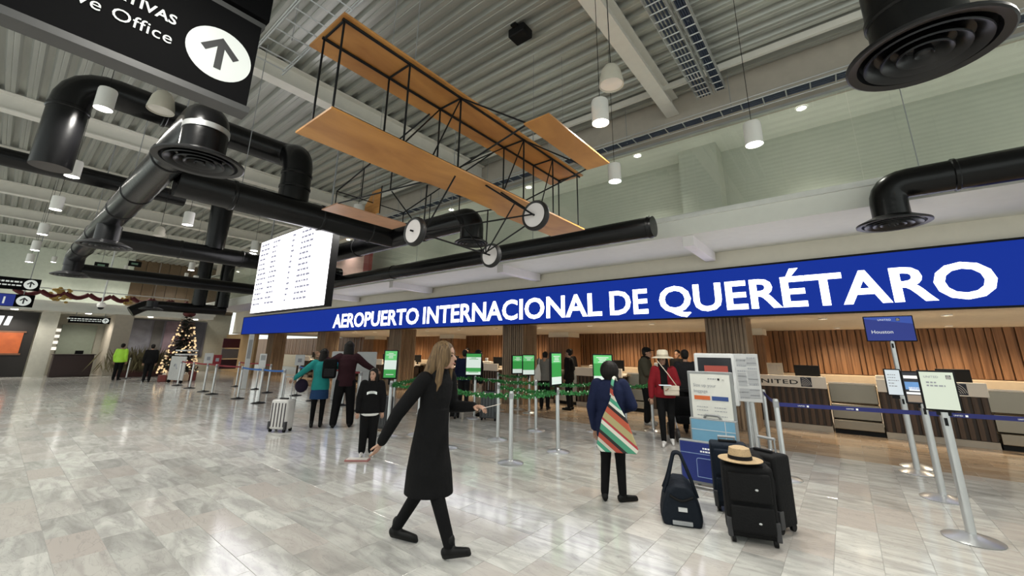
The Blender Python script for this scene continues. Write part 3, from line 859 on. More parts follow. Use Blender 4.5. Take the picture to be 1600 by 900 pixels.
while x < 6.5:
    e = empty('wall_washer', (x, 16.2, 2.40), 0, ORD[k] + ' warm downlight from the left along the walnut back wall', 'downlight', 'wall washers at the back wall')
    MB().lathe([(0.07, 0.0), (0.085, -0.008), (0.085, 0.02), (0.07, 0.02)], (0, 0, 0), 20, closed=True).build('ring', M_lamp, e)
    MB().lathe([(0.0005, 0.012), (0.07, 0.012)], (0, 0, 0), 20).build('lens', M_warmglow, e)
    ld = bpy.data.lights.new('washer_lamp', 'SPOT'); ld.energy = DOWNLIGHT_W * 5.5; ld.color = (1.0, 0.81, 0.58)
    ld.spot_size = R(150); ld.spot_blend = 0.7; ld.shadow_soft_size = 0.06
    lo = bpy.data.objects.new('washer_lamp', ld); COL.objects.link(lo); lo.parent = e; lo.location = (0, 0, -0.02)
    x += 2.4; k += 1

x = -27.0
k = 0
while x < 6:
    e = empty('gallery_downlight', (x, 8.15, 5.84), 0, ORD[k] + ' small downlight from the left behind the upper glazing', 'downlight', 'gallery downlights')
    MB().lathe([(0.0005, 0.01), (0.07, 0.01)], (0, 0, 0), 20).build('lens', M_glow, e); MB().lathe([(0.07, 0.0), (0.085, -0.008), (0.085, 0.015), (0.07, 0.015)], (0, 0, 0), 20, closed=True).build('ring', M_lamp, e)
    ld = bpy.data.lights.new('gallery_lamp', 'SPOT'); ld.energy = 150; ld.color = (1.0, 0.97, 0.88)
    ld.spot_size = R(95); ld.spot_blend = 1.0; ld.shadow_soft_size = 0.06
    lo = bpy.data.objects.new('gallery_lamp', ld); COL.objects.link(lo); lo.parent = e; lo.location = (0, 0, -0.02)
    x += 3.0; k += 1
# ================================================================== CHECK-IN COUNTERS
slat = MB().rbox(-0.038, 0.038, -0.03, 0.0, 0.12, 0.875, 0.008).mesh('slat', M_dwood)
def counter(x, label, logo=None):
    e = empty('check_in_counter', (x, 11.55, 0), 0, label, 'counter', 'check-in counters')
    MB().box(0.01, 1.50, 0.03, 0.72, 0.11, 0.88).build('body', mat('counter_dark', (0.030, 0.018, 0.012), 0.5), e)
    MB().box(0.0, 1.51, 0.0, 0.72, 0.0, 0.115).build('kick_plate', M_kick, e)
    for i in range(12):
        o = bpy.data.objects.new('slat', slat); COL.objects.link(o); o.parent = e; o.location = (0.066 + i * 0.1255, 0.03, 0)
    MB().rbox(-0.01, 1.52, -0.02, 0.05, 0.88, 1.13, 0.008).build('fascia', M_ctop, e)
    MB().rbox(-0.01, 1.52, 0.05, 0.74, 0.92, 0.96, 0.008).build('desk_top', M_ctop, e)
    if logo:
        text('lettering', logo, M_txtblack, e, (0.11, -0.022, 0.95), (1, 0, 0), (0, 0, 1), width=0.90, height=0.095, bold=0.012, spacing=1.1)
    if logo is not None:
        globe(e, 1.16, 1.005, 0.2)
    return e
def globe(e, cx, cz, s, y=-0.024):
    MB().box(cx - s / 2, cx + s / 2, y, y + 0.003, cz - s / 2, cz + s / 2).build('logo_field', mat('logo_dark', (0.012, 0.014, 0.03), 0.5), e)
    mb = MB()
    for i in range(6):
        pts = []
        for j in range(9):
            t = j / 8
            a = R(10 + 70 * t)
            rr = s * (0.35 + 0.17 * i)
            X = cx - s / 2 + rr * math.cos(a) * 0.8; Z = cz - s / 2 + rr * math.sin(a) * (0.65 + 0.05 * i)
            if X < cx + s / 2 and Z < cz + s / 2: pts.append((X, y - 0.001, Z))
        if len(pts) > 2: mb.path(pts, 0.0035 * s / 0.2 + 0.001, 5)
    mb.build('logo_globe', mat('logo_white', (0.7, 0.68, 0.64), 0.5), e)
labels_c = {0: ('white topped check-in counter with UNITED lettering and globe logo', 'UNITED'), 1: ('white topped counter with globe logo behind the right screen stands', '')}
def scale_unit(x, label):
    e = empty('baggage_scale', (x, 11.55, 0), 0, label, 'baggage scale', 'stainless baggage scales')
    MB().box(0.0, 0.80, 0.05, 0.9, 0.0, 0.09).build('plinth', M_blackm, e)
    MB().rbox(0.0, 0.80, 0.0, 0.95, 0.09, 0.27, 0.012).build('platform', M_steel, e)
    MB().rbox(0.0, 0.80, 0.16, 0.95, 0.28, 0.58, 0.012).build('lower_panel', M_steel, e)
    MB().rbox(0.0, 0.80, 0.30, 0.95, 0.60, 0.99, 0.012).build('upper_panel', M_steel, e)
    MB().box(0.0, 0.80, 0.28, 0.33, 0.985, 1.02).build('lip', M_ctop, e)
    return e
cx0 = -1.94
for i in range(-10, 3):
    x = cx0 + 2.36 * i
    if x < -26: continue
    if i in labels_c: lab, lg = labels_c[i]
    elif i == 2: lab, lg = 'white topped check-in counter at the right picture edge', None
    else: lab, lg = 'white topped slatted check-in counter, %s to the left of the UNITED one' % ORD[-i - 1], None
    counter(x, lab, lg)
    scale_unit(x + 1.54, ('stainless baggage scale right of the UNITED counter' if i == 0 else 'stainless baggage scale at the right picture edge' if i == 1 else 'stainless baggage scale at the %s counter left of UNITED' % ORD[-i - 1]) if i < 2 else 'stainless baggage scale beyond the right picture edge')
    # monitor on each desk
    m = empty('counter_monitor', (x + 1.18, 11.95, 0.96), 0, 'black monitor seen from behind on the desk of ' + ('the UNITED counter' if i == 0 else 'the counter right of UNITED' if i == 1 else 'the rightmost counter' if i == 2 else 'the %s counter left of UNITED' % ORD[-i - 1]), 'monitor', 'counter monitors')
    MB().rbox(-0.24, 0.24, 0, 0.04, 0.09, 0.40, 0.01).build('panel', M_blackm, m); MB().box(-0.03, 0.03, 0.01, 0.05, 0.0, 0.1).build('neck', M_blackm, m); MB().box(-0.1, 0.1, -0.06, 0.1, 0, 0.012).build('foot', M_blackm, m)
t = empty('notice_board', (-1.36, 11.72, 0.96), 0, 'cream notice card standing on the UNITED counter', 'notice')
MB().rbox(-0.16, 0.16, 0, 0.012, 0.02, 0.44, 0.004).build('card', mat('card_cream', (0.42, 0.37, 0.30), 0.6), t); MB().box(-0.1, 0.1, 0, 0.06, 0, 0.02).build('foot', M_grey, t)
mb = MB()
for r_ in range(9): mb.box(-0.13, random.uniform(0.03, 0.13), -0.003, -0.001, 0.08 + r_ * 0.037, 0.09 + r_ * 0.037)
mb.build('print', M_txtgrey, t)
for i, (x, w) in enumerate(((-10.6, 0.5), (-9.2, 0.35), (-15.4, 0.4), (-18.4, 0.5), (-6.1, 0.35), (-4.2, 0.35), (0.62, 0.4))):
    t = empty('desk_sign', (x, 11.68, 0.96), 0, ['pinkish card stand on the desk right of the first green screen pair', 'small white box on a desk behind the slatted column', 'white desk printer behind the walking woman', 'white card stack on a far left desk', 'small white card with red print behind the navy woman', 'white card near the olive jacket', 'cream card above the counter behind the screen stands'][i], 'desk card')
    MB().rbox(-w / 2, w / 2, 0, 0.2, 0.0, 0.24, 0.02).build('body', M_ctop, t); MB().rbox(-0.05, 0.05, 0.05, 0.13, 0.24, 0.36, 0.015).build('top_box', M_lgrey, t)

# ================================================================== STANCHIONS
M_base = mat('base_silver', (0.60, 0.61, 0.62), 0.3, 0.8)
def stanchion_meshes(r, h, dark):
    rb = 0.19
    base = MB().lathe([(0.0005, 0), (rb, 0), (rb, 0.008), (rb * 0.9, 0.018), (r + 0.02, 0.035), (r + 0.01, 0.05), (0.0005, 0.05)], (0, 0, 0), 32).mesh('base', M_blackm if dark else M_base, 30)
    post = MB().lathe([(r, 0.045), (r, h - 0.012), (r * 0.85, h), (0.0005, h)], (0, 0, 0), 20).mesh('post', M_silver, 40)
    head = MB().lathe([(r + 0.004, h - 0.11), (r + 0.004, h - 0.03)], (0, 0, 0), 20).mesh('belt_head', M_grey, 40)
    return base, post, head
SM = {}
def stanchion(x, y, label, h=1.0, r=0.033, dark=False, group='silver queue posts'):
    key = (h, r, dark)
    if key not in SM: SM[key] = stanchion_meshes(r, h, dark)
    e = empty('queue_post', (x, y, 0), 0, label, 'queue post', group)
    for me in SM[key]:
        o = bpy.data.objects.new(me.name.split('.')[0], me); COL.objects.link(o); o.parent = e
    return e
central = [(-6.97, 5.0, 'silver queue post carrying the green screen behind the girl'), (-5.46, 5.11, 'silver queue post right behind the walking woman'), (-4.06, 5.09, 'frontmost silver queue post of the green garland lane'),
           (-5.25, 6.19, 'silver queue post just left behind the frontmost garland post'), (-3.91, 6.15, 'silver queue post under the narrow edge-on green screen'), (-5.24, 7.4, 'silver queue post between the two nearest garland rows'),
           (-7.25, 7.65, 'silver queue post below the white and green screen'), (-6.8, 9.3, 'far silver queue post under the paired green screens'), (-3.45, 7.0, 'silver queue post carrying the wide green screen beside the navy woman'), (-4.3, 8.2, 'thin silver queue post left of the navy woman'),
           (-3.7, 8.4, 'silver queue post right of the striped bag'), (-3.38, 9.05, 'silver queue post in front of the olive jacket'), (-7.75, 9.1, 'far silver queue post by the slatted column'), (-6.7, 5.5, 'silver queue post partly behind the green screen post'), (-8.7, 7.3, 'far silver queue post behind the walking woman'),
           (-0.85, 6.93, 'silver queue post holding the left end of the long navy belt'), (-1.22, 8.58, 'silver queue post behind the navy belt post, nearer one'), (-1.5, 8.8, 'silver queue post behind the navy belt post, farther one'), (-1.45, 8.3, 'silver queue post left of the printed notice stand')]
for x, y, l in central: stanchion(x, y, l)
leftp = [(-15.33, 5.24), (-13.72, 5.25), (-12.6, 5.4), (-15.0, 6.9), (-13.2, 6.6), (-11.6, 6.7), (-10.3, 6.4), (-18.5, 5.17), (-17.3, 5.1), (-16.6, 6.6), (-18.2, 6.8), (-20.3, 5.2), (-22.0, 5.2), (-27.9, 4.5), (-26.4, 4.85), (-20, 6.7), (-9.6, 7.0)]
for i, (x, y) in enumerate(leftp):
    nth = ['nearest', 'second', 'third', 'fourth', 'fifth', 'sixth', 'seventh', 'eighth', 'ninth', 'tenth', 'eleventh', 'twelfth', 'thirteenth', 'fourteenth', 'fifteenth', 'sixteenth', 'seventeenth']
    order = sorted(range(len(leftp)), key=lambda q: math.hypot(*leftp[q]))
    stanchion(x, y, 'black based queue post of the left red and blue belt lanes, %s to the viewer' % nth[order.index(i)], 1.0, 0.033, True, 'left queue posts')
M_red = mat('belt_red', (0.22, 0.012, 0.02), 0.7); M_bbelt = mat('belt_blue', (0.03, 0.13, 0.42), 0.7); M_nbelt = mat('belt_navy', (0.010, 0.014, 0.13), 0.6)
def belt(a, b, z, m, label, sag=0.02, print_=False):
    a, b = Vector((*a, z)), Vector((*b, z)); e = empty('queue_belt', a, 0, label, 'queue belt', 'queue belts')
    d = b - a; n = 12; t = d.cross(Vector((0, 0, 1))).normalized() * 0.002
    mb = MB(); vs = []
    for i in range(n + 1):
        q = d * (i / n) + Vector((0, 0, -sag * 4 * (i / n) * (1 - i / n)))
        vs += [q - t + Vector((0, 0, -0.025)), q + t + Vector((0, 0, -0.025)), q + t + Vector((0, 0, 0.025)), q - t + Vector((0, 0, 0.025))]
    fs = [(4 * i + k, 4 * i + (k + 1) % 4, 4 * i + 4 + (k + 1) % 4, 4 * i + 4 + k) for i in range(n) for k in range(4)]
    mb.add(vs, fs).build('webbing', m, e)
    if print_:
        u = d.normalized(); L = d.length; k = 0.25
        while k < L - 0.3:
            text('lettering', 'UNITED', M_txtwhite, e, u * k + t * 1.5 + Vector((0, 0, -0.010 - sag * 4 * (k / L) * (1 - k / L))), u, (0, 0, 1), height=0.016, depth=0.003)
            MB().cbox(u * (k + 0.11) + t * 1.5 + Vector((0, 0, -0.004 - sag * 4 * (k / L) * (1 - k / L))), (0.022, 0.004, 0.022)).build('logo_mark', M_txtwhite, e)
            k += 0.52
    return e
belt((-0.85, 6.93), (0.65, 7.22), 0.93, M_nbelt, 'long navy belt from the left silver post to the screen stands', 0.0, True)
belt((0.65, 7.22), (3.3, 7.7), 0.93, M_nbelt, 'navy belt running off the right picture edge', 0.0, True)
belt((-0.85, 6.93), (-1.22, 8.58), 0.95, M_nbelt, 'short navy belt going back from the left silver post')
belt((-15.33, 5.24), (-13.72, 5.25), 0.95, M_bbelt, 'blue belt between the two nearest left posts')
belt((-13.72, 5.25), (-12.6, 5.4), 0.95, M_bbelt, 'blue belt reaching towards the white suitcase')
belt((-13.2, 6.6), (-15.0, 6.9), 0.95, M_bbelt, 'second row blue belt'); belt((-13.2, 6.6), (-11.6, 6.7), 0.97, M_red, 'red belt behind the teal jacket'); belt((-11.6, 6.7), (-10.3, 6.4), 0.97, M_red, 'red belt behind the burgundy jacket')
belt((-18.5, 5.17), (-15.33, 5.24), 0.97, M_red, 'red belt left of the blue ones'); belt((-20.3, 5.2), (-18.5, 5.17), 0.97, M_red, 'red belt before the christmas tree')
belt((-18.2, 6.8), (-16.6, 6.6), 0.97, M_red, 'far red belt in the second left row'); belt((-20.3, 5.2), (-22.0, 5.2), 0.97, M_red, 'farthest red belt by the tree'); belt((-20, 6.7), (-18.2, 6.8), 0.97, M_red, 'far red belt under the totem')

# green garlands between posts
M_garl = mat('garland_green', (0.028, 0.21, 0.045), 0.6, var=0.4, nscale=60); M_flower = mat('garland_white', (0.70, 0.80, 0.62), 0.5)
def garland(a, b, label, z=0.93, sag=0.03):
    a, b = Vector((*a, z)), Vector((*b, z)); e = empty('garland', a, 0, label, 'garland', 'green garlands')
    d = b - a; L = d.length; n = int(L * 30)
    mb = MB(); fl = MB()
    mb.path([d * (i / 8) + Vector((0, 0, -sag * 4 * (i / 8) * (1 - i / 8))) for i in range(9)], 0.012, 6)
    for i in range(n * 8):
        t = random.random(); c = d * t + Vector((0, 0, -sag * 4 * t * (1 - t)))
        w = Vector((random.gauss(0, 1), random.gauss(0, 1), random.gauss(0, 1))).normalized()
        s = random.uniform(0.035, 0.065); u = w.orthogonal().normalized() * s * 0.28
        mb.add([c, c + w * s * 0.5 + u, c + w * s, c + w * s * 0.5 - u], [(0, 1, 2, 3)])
    for i in range(int(L * 9)):
        t = random.random(); c = d * t + Vector((random.uniform(-.03, .03), random.uniform(-.03, .03), random.uniform(-.03, .03) - sag * 4 * t * (1 - t)))
        fl.ell(c, (0.013, 0.013, 0.013), 6, 4)
    o = mb.build('leaf_string', M_garl, e); o['kind'] = 'stuff'
    o = fl.build('white_berries', M_flower, e); o['kind'] = 'stuff'
    return e
G = [((-6.97, 5.0), (-5.46, 5.11), 'green garland passing behind the walking woman'), ((-5.46, 5.11), (-4.06, 5.09), 'nearest green garland, left of the frontmost garland post'), ((-4.06, 5.09), (-3.91, 6.15), 'short green garland going back from the frontmost garland post'),
     ((-5.25, 6.19), (-3.91, 6.15), 'green garland of the second row'), ((-5.24, 7.4), (-7.25, 7.65), 'green garland under the white and green screen'), ((-3.91, 6.15), (-3.45, 7.0), 'short green garland left of the navy woman'), ((-3.7, 8.4), (-3.38, 9.05), 'tiny green garland by the olive jacket'),
     ((-8.7, 7.3), (-7.25, 7.65), 'far green garland by the slatted column'), ((-5.24, 7.4), (-4.3, 8.2), 'green garland behind the second row'), ((-6.8, 9.3), (-7.75, 9.1), 'farthest green garland near the counters'), ((-6.97, 5.0), (-8.7, 7.3), 'green garland going back from the green screen post')]
for a, b, l in G: garland(a, b, l)

# ================================================================== GREEN SCREENS ON POSTS
M_gs = emis('screen_green', (0.03, 0.26, 0.05), 0.9); M_gs2 = emis('screen_pale', (0.66, 0.76, 0.70), 0.75); M_gs3 = emis('screen_green_light', (0.10, 0.46, 0.14), 0.9)
def green_screen(x, y, z0, w, h, rz, label, style=0):
    e = empty('queue_screen', (x, y, z0), rz, label, 'screen', 'green queue screens')
    MB().rbox(-w / 2, w / 2, -0.02, 0.02, 0, h, 0.012).build('housing', M_blackm, e)
    MB().box(-0.02, 0.02, -0.01, 0.01, -0.10, 0.01).build('bracket', M_blackm, e)
    a, b = w / 2 - 0.02, h - 0.02
    if style == 0: bands = ((0.02, 0.32, M_gs), (0.32, 0.66, M_gs2), (0.66, 1, M_gs3))
    elif style == 1: bands = ((0.02, 0.16, M_gs2), (0.16, 0.34, M_gs), (0.34, 0.84, M_gs2), (0.84, 1, M_gs))
    else: bands = ((0.02, 0.25, M_gs2), (0.25, 0.7, M_gs), (0.7, 1, M_gs3))
    for f0, f1, m in bands:
        MB().box(-a, a, -0.0225, -0.0205, 0.02 + (b - 0.02) * f0, 0.02 + (b - 0.02) * f1).build('display_field', m, e)
    mb = MB()
    for k in range(5):
        ww = random.uniform(0.3, 0.8) * a; zz = h * (0.72 + 0.05 * k) if k < 4 else h * 0.15
        mb.box(-ww, ww, -0.0245, -0.0235, zz, zz + 0.012)
    mb.build('print', M_txtwhite if style != 1 else M_gs, e)
FC = lambda x, y: math.atan2(y, x) - math.pi / 2   # turned to the viewer
green_screen(-6.99, 4.96, 1.03, 0.27, 0.55, FC(-6.97, 5.0) * 0.8, 'green and white queue screen behind the girl, leftmost')
green_screen(-7.28, 7.6, 0.98, 0.40, 0.55, FC(-7.25, 7.65), 'mostly white queue screen with green bands', 1)
green_screen(-6.80, 9.25, 0.95, 0.36, 0.55, FC(-6.8, 9.3) + 0.35, 'small green queue screen by the slatted column, right one of the pair', 2)
green_screen(-7.45, 9.6, 0.95, 0.36, 0.52, FC(-6.8, 9.3) + 0.5, 'small green queue screen by the slatted column, left one of the pair', 2)
green_screen(-3.91, 6.1, 1.03, 0.36, 0.55, FC(-3.91, 6.15) + 1.05, 'narrow green queue screen seen almost edge-on', 2)
green_screen(-3.45, 6.95, 1.04, 0.36, 0.52, FC(-3.45, 7.0) * 0.9, 'wide green queue screen beside the head of the navy woman', 2)
stanchion(-7.45, 9.64, 'far silver post under the left one of the paired green screens')

# ================================================================== SCREEN STANDS AT RIGHT
def cone_stand(x, y, h, label, r=0.036, group='cone base screen stands'):
    e = empty('screen_stand', (x, y, 0), 0, label, 'screen stand', group)
    MB().lathe([(0.0005, 0), (0.20, 0), (0.205, 0.008), (0.19, 0.016), (0.05, 0.055), (0.0005, 0.055)], (0, 0, 0), 36).build('base', M_base, e, smooth=25)
    MB().lathe([(r, 0.045), (r, h), (0.0005, h)], (0, 0, 0), 22).build('post', M_silver, e, smooth=40)
    MB().box(-0.012, 0.012, -r - 0.004, -r + 0.002, h - 0.12, h - 0.05).build('slot', M_blackm, e)
    return e
M_paper = emis('stand_paper', (0.55, 0.60, 0.50), 0.75); M_paper2 = emis('stand_paper_cool', (0.60, 0.66, 0.70), 0.7)
s1 = cone_stand(0.66, 5.87, 1.08, 'nearest cone base stand at right with a large pale UNITED screen')
rz = 0.0
sc = empty('stand_head', (0, 0, 1.08), rz); sc.parent = s1
def head(parent, w, h, m, rz=0.0, texts=(), fr=0.02):
    g = MB().rbox(-w / 2 - fr, w / 2 + fr, -0.03, 0.01, -0.01, h + 0.03, 0.01).build('screen_housing', M_blackm, parent)
    MB().box(-0.06, 0.06, -0.02, 0.015, -0.05, 0.0).build('screen_bracket', M_blackm, parent)
    return g
bpy.data.objects.remove(sc)
def screen_on(parent, z, w, h, m, texts=(), rz=0.0, globe_=None):
    g = MB().rbox(-w / 2 - 0.015, w / 2 + 0.015, -0.03, 0.01, 0, h + 0.03, 0.01).build('screen_housing', M_blackm, parent)
    g.location = (0, 0, z); g.rotation_euler = (0, 0, rz)
    MB().box(-w / 2, w / 2, -0.0335, -0.0305, 0.015, 0.015 + h).build('display', m, g)
    MB().box(-0.05, 0.05, -0.025, 0.012, -0.04, 0.0).build('bracket', M_blackm, g)
    for body, x, zz, hh, mm in texts:
        text('lettering', body, mm, g, (x, -0.034, zz), (1, 0, 0), (0, 0, 1), height=hh, depth=0.002, bold=0.01, spacing=1.08)
    if globe_: globe(g, globe_[0], globe_[1], globe_[2], -0.0355)
    return g
def scribble(g, x0, x1, z, h, m, y=-0.036):
    mb = MB(); k = x0
    while k < x1:
        w = random.uniform(0.012, 0.03); mb.box(k, min(k + w, x1), y, y + 0.001, z, z + h); k += w + 0.008
    mb.build('print', m, g)
g = screen_on(s1, 1.09, 0.235, 0.345, M_paper, (('UNITED', -0.09, 0.305, 0.02, M_txtgrey),), 0.02, (0.082, 0.315, 0.035))
scribble(g, -0.08, -0.01, 0.255, 0.014, M_txtgrey); scribble(g, -0.08, 0.05, 0.225, 0.014, M_txtgrey)
s2 = cone_stand(0.65, 7.22, 1.04, 'middle cone base stand with a dark photo screen')
g = screen_on(s2, 1.03, 0.27, 0.36, mat('dark_display', (0.03, 0.03, 0.04), 0.3), (), 0.02)
for x0, x1, z0, z1, c in ((-0.13, 0.13, 0.30, 0.335, (0.75, 0.75, 0.72)), (-0.13, 0.13, 0.17, 0.26, (0.10, 0.22, 0.45)), (-0.1, 0.12, 0.155, 0.2, (0.7, 0.72, 0.75)), (-0.13, 0.13, 0.115, 0.14, (0.75, 0.75, 0.74)), (-0.13, 0.13, 0.025, 0.105, (0.22, 0.17, 0.13))):
    MB().box(x0, x1, -0.0355, -0.0340, z0, z1).build('display_field', mat('disp_%.2f_%.2f' % (z0, c[0]), c, 0.4, emit=c, estr=0.5), g)
s3 = cone_stand(0.56, 8.5, 1.04, 'farthest cone base stand with a narrow pale screen')
g = screen_on(s3, 1.03, 0.16, 0.35, M_paper2, (), 0.02)
g.location.x = -0.06
for k in range(5): scribble(g, -0.06, random.uniform(0.0, 0.06), 0.29 - k * 0.04, 0.012, M_txtgrey)
dp = cone_stand(0.60, 8.92, 1.84, 'tall post with a blue Houston flight display on top', 0.03, 'tall displays')
g = MB().rbox(-0.30, 0.30, -0.03, 0.02, 0, 0.40, 0.012).build('screen_housing', M_blackm, dp); g.location = (0.0, 0, 1.82)
MB().box(-0.285, 0.285, -0.0335, -0.0305, 0.015, 0.385).build('display', M_ublue, g)
MB().prism([(-0.285, 0.36), (-0.285, 0.385), (0.285, 0.385), (0.285, 0.27), (0.1, 0.30), (-0.1, 0.33)], (0, -0.0335, 0), (1, 0, 0), (0, 0, 1), (0, -0.001, 0)).build('display_field', emis('display_blue2', (0.02, 0.06, 0.33), 0.8), g)
text('lettering', 'UNITED', M_txtwhite, g, (-0.12, -0.036, 0.325), (1, 0, 0), (0, 0, 1), height=0.03, depth=0.002, bold=0.0, spacing=1.15)
text('lettering', 'Houston', M_txtwhite, g, (-0.22, -0.036, 0.125), (1, 0, 0), (0, 0, 1), height=0.055, depth=0.002, bold=0.0)
globe(g, 0.12, 0.34, 0.045, -0.0365)

# ================================================================== BAGGAGE SIZER / INFO BOARDS
sz = empty('baggage_sizer', (-1.42, 5.85, 0), 0.02, 'grey baggage sizer with a Size up your baggage poster and two blue panels', 'baggage sizer')
M_szg = mat('sizer_grey', (0.24, 0.25, 0.25), 0.45)
TL = Matrix.Rotation(R(-8), 3, 'X')
MB().rbox(-0.27, 0.27, 0.02, 0.06, 0.55, 1.37, 0.012).build('poster_frame', M_szg, sz)
g = MB().box(-0.235, 0.235, 0.012, 0.02, 0.78, 1.335).build('poster', mat('poster_white', (0.70, 0.70, 0.65), 0.5), sz)
text('lettering', 'Size up your', M_txtgrey, g, (-0.2, 0.010, 1.18), (1, 0, 0), (0, 0, 1), height=0.04, depth=0.002)
text('lettering', 'baggage', M_txtgrey, g, (-0.2, 0.010, 1.11), (1, 0, 0), (0, 0, 1), height=0.04, depth=0.002)
scribble(g, -0.02, 0.08, 1.275, 0.012, M_txtgrey, 0.009)
MB().box(0.095, 0.12, 0.008, 0.010, 1.265, 1.29).build('logo_mark', M_txtblack, g); MB().lathe([(0.0005, 0), (0.012, 0)], (0, 0, 0), 12).build('logo_dot', M_txtblack, g).location = (0.16, 0.009, 1.277)
MB().box(-0.2, -0.01, 0.008, 0.011, 1.02, 1.07).build('orange_bar', mat('orange_bar', (0.62, 0.13, 0.03), 0.5), g)
MB().box(0.01, 0.2, 0.008, 0.011, 1.02, 1.07).build('blue_bar', mat('bar_blue', (0.03, 0.07, 0.24), 0.5), g)
for z in (0.93, 0.89, 0.83): scribble(g, -0.18, -0.04, z, 0.008, M_txtgrey, 0.009); scribble(g, 0.03, 0.17, z, 0.008, M_txtgrey, 0.009)
MB().path(arc_path([(-0.1, -0.01, 0.78), (-0.08, -0.03, 0.845), (0.08, -0.03, 0.845), (0.1, -0.01, 0.78)], 0.03), 0.016, 10).build('handle', M_szg, sz, smooth=40)
MB().rbox(-0.27, 0.27, -0.05, 0.02, 0.48, 0.80, 0.01).build('middle_box', M_szg, sz)
MB().box(-0.25, 0.25, -0.055, -0.05, 0.51, 0.785).build('light_blue_panel', mat('panel_lblue', (0.16, 0.36, 0.52), 0.4), sz)
mb = MB(); mb.box(-0.25, 0.25, -0.057, -0.055, 0.665, 0.672); mb.box(0.14, 0.147, -0.057, -0.055, 0.51, 0.785); mb.build('panel_line', M_lgrey, sz)
MB().rbox(-0.40, 0.30, -0.14, -0.06, 0.06, 0.54, 0.012).build('lower_box', M_szg, sz)
MB().box(-0.385, 0.285, -0.146, -0.14, 0.09, 0.525).build('navy_panel', mat('panel_navy', (0.012, 0.028, 0.20), 0.4), sz)
mb = MB(); mb.box(-0.385, 0.285, -0.149, -0.146, 0.395, 0.402); mb.path(arc_path([(-0.2, -0.148, 0.14), (-0.2, -0.148, 0.35), (0.16, -0.148, 0.35), (0.16, -0.148, 0.14), (-0.2, -0.148, 0.14)], 0.03), 0.004, 5); mb.build('panel_line', mat('line_lblue', (0.25, 0.35, 0.6), 0.5), sz)
scribble(sz, -0.12, 0.12, 0.455, 0.018, M_txtwhite, -0.149); scribble(sz, -0.15, 0.15, 0.42, 0.018, M_txtwhite, -0.149)
mb = MB()
for y in (-0.35, -0.2, -0.05, 0.1): mb.tube((-0.35, y, 0.05), (0.35, y, 0.05), 0.007, 6)
for x in (-0.35, 0.0, 0.35): mb.tube((x, -0.36, 0.05), (x, 0.12, 0.05), 0.007, 6)
for x in (-0.34, 0.34):
    for y in (-0.34, 0.1): mb.tube((x, y, 0.0), (x, y, 0.06), 0.009, 6)
mb.build('wire_base', M_silver, sz)
for x in (-0.24, 0.26): MB().box(x - 0.02, x + 0.02, 0.03, 0.07, 0.0, 0.56).build('leg', M_szg, sz)
ks = empty('check_in_kiosk', (-1.75, 7.65, 0), 0.03, 'silver framed check-in machine with dark screen behind the sizer', 'kiosk')
MB().rbox(-0.32, 0.31, 0.0, 0.16, 0.78, 1.60, 0.03).build('head', M_lgrey, ks)
MB().box(-0.26, 0.26, -0.008, 0.0, 1.10, 1.53).build('display', mat('kiosk_dark', (0.012, 0.012, 0.016), 0.2), ks)
MB().box(-0.16, 0.2, -0.011, -0.008, 1.30, 1.40).build('display_field', mat('kiosk_red', (0.22, 0.04, 0.03), 0.4, emit=(0.3, 0.05, 0.03), estr=0.4), ks)
MB().rbox(-0.24, 0.24, -0.12, 0.02, 0.98, 1.08, 0.02).build('tray', M_lgrey, ks)
MB().rbox(-0.20, 0.20, 0.02, 0.15, 0.04, 0.80, 0.02).build('pedestal', M_lgrey, ks); MB().box(-0.3, 0.3, -0.1, 0.25, 0, 0.04).build('foot', M_grey, ks)
nb = empty('notice_stand', (-1.28, 7.7, 0), 0.03, 'printed notice board on a slanted silver stand beside the sizer', 'notice stand')
MB().rbox(-0.17, 0.17, -0.02, 0.02, 0.86, 1.60, 0.01).build('board', mat('notice_grey', (0.46, 0.47, 0.47), 0.5), nb)
for c_ in range(2):
    for r_ in range(16):
        if r_ in (4, 9): continue
        scribble(nb, -0.14 + 0.15 * c_, -0.01 + 0.15 * c_, 0.91 + r_ * 0.041, 0.02, M_txtgrey, -0.024) if (r_ + c_) % 2 == 0 else None
mb = MB(); mb.box(-0.14, 0.14, -0.024, -0.021, 0.92, 1.06); mb.box(-0.14, -0.02, -0.024, -0.021, 1.1, 1.3); mb.box(0.0, 0.14, -0.024, -0.021, 1.14, 1.34); mb.box(-0.14, 0.14, -0.024, -0.021, 1.42, 1.52)
mb.build('print_block', mat('notice_block', (0.34, 0.35, 0.36), 0.5), nb)
MB().tube((0.02, 0.03, 0.03), (0.0, 0.02, 1.3), 0.034, 14).build('post', M_silver, nb, smooth=40)
MB().lathe([(0.0005, 0), (0.2, 0), (0.2, 0.01), (0.04, 0.045), (0.0005, 0.045)], (0.02, 0.03, 0), 30).build('base', M_base, nb, smooth=30)

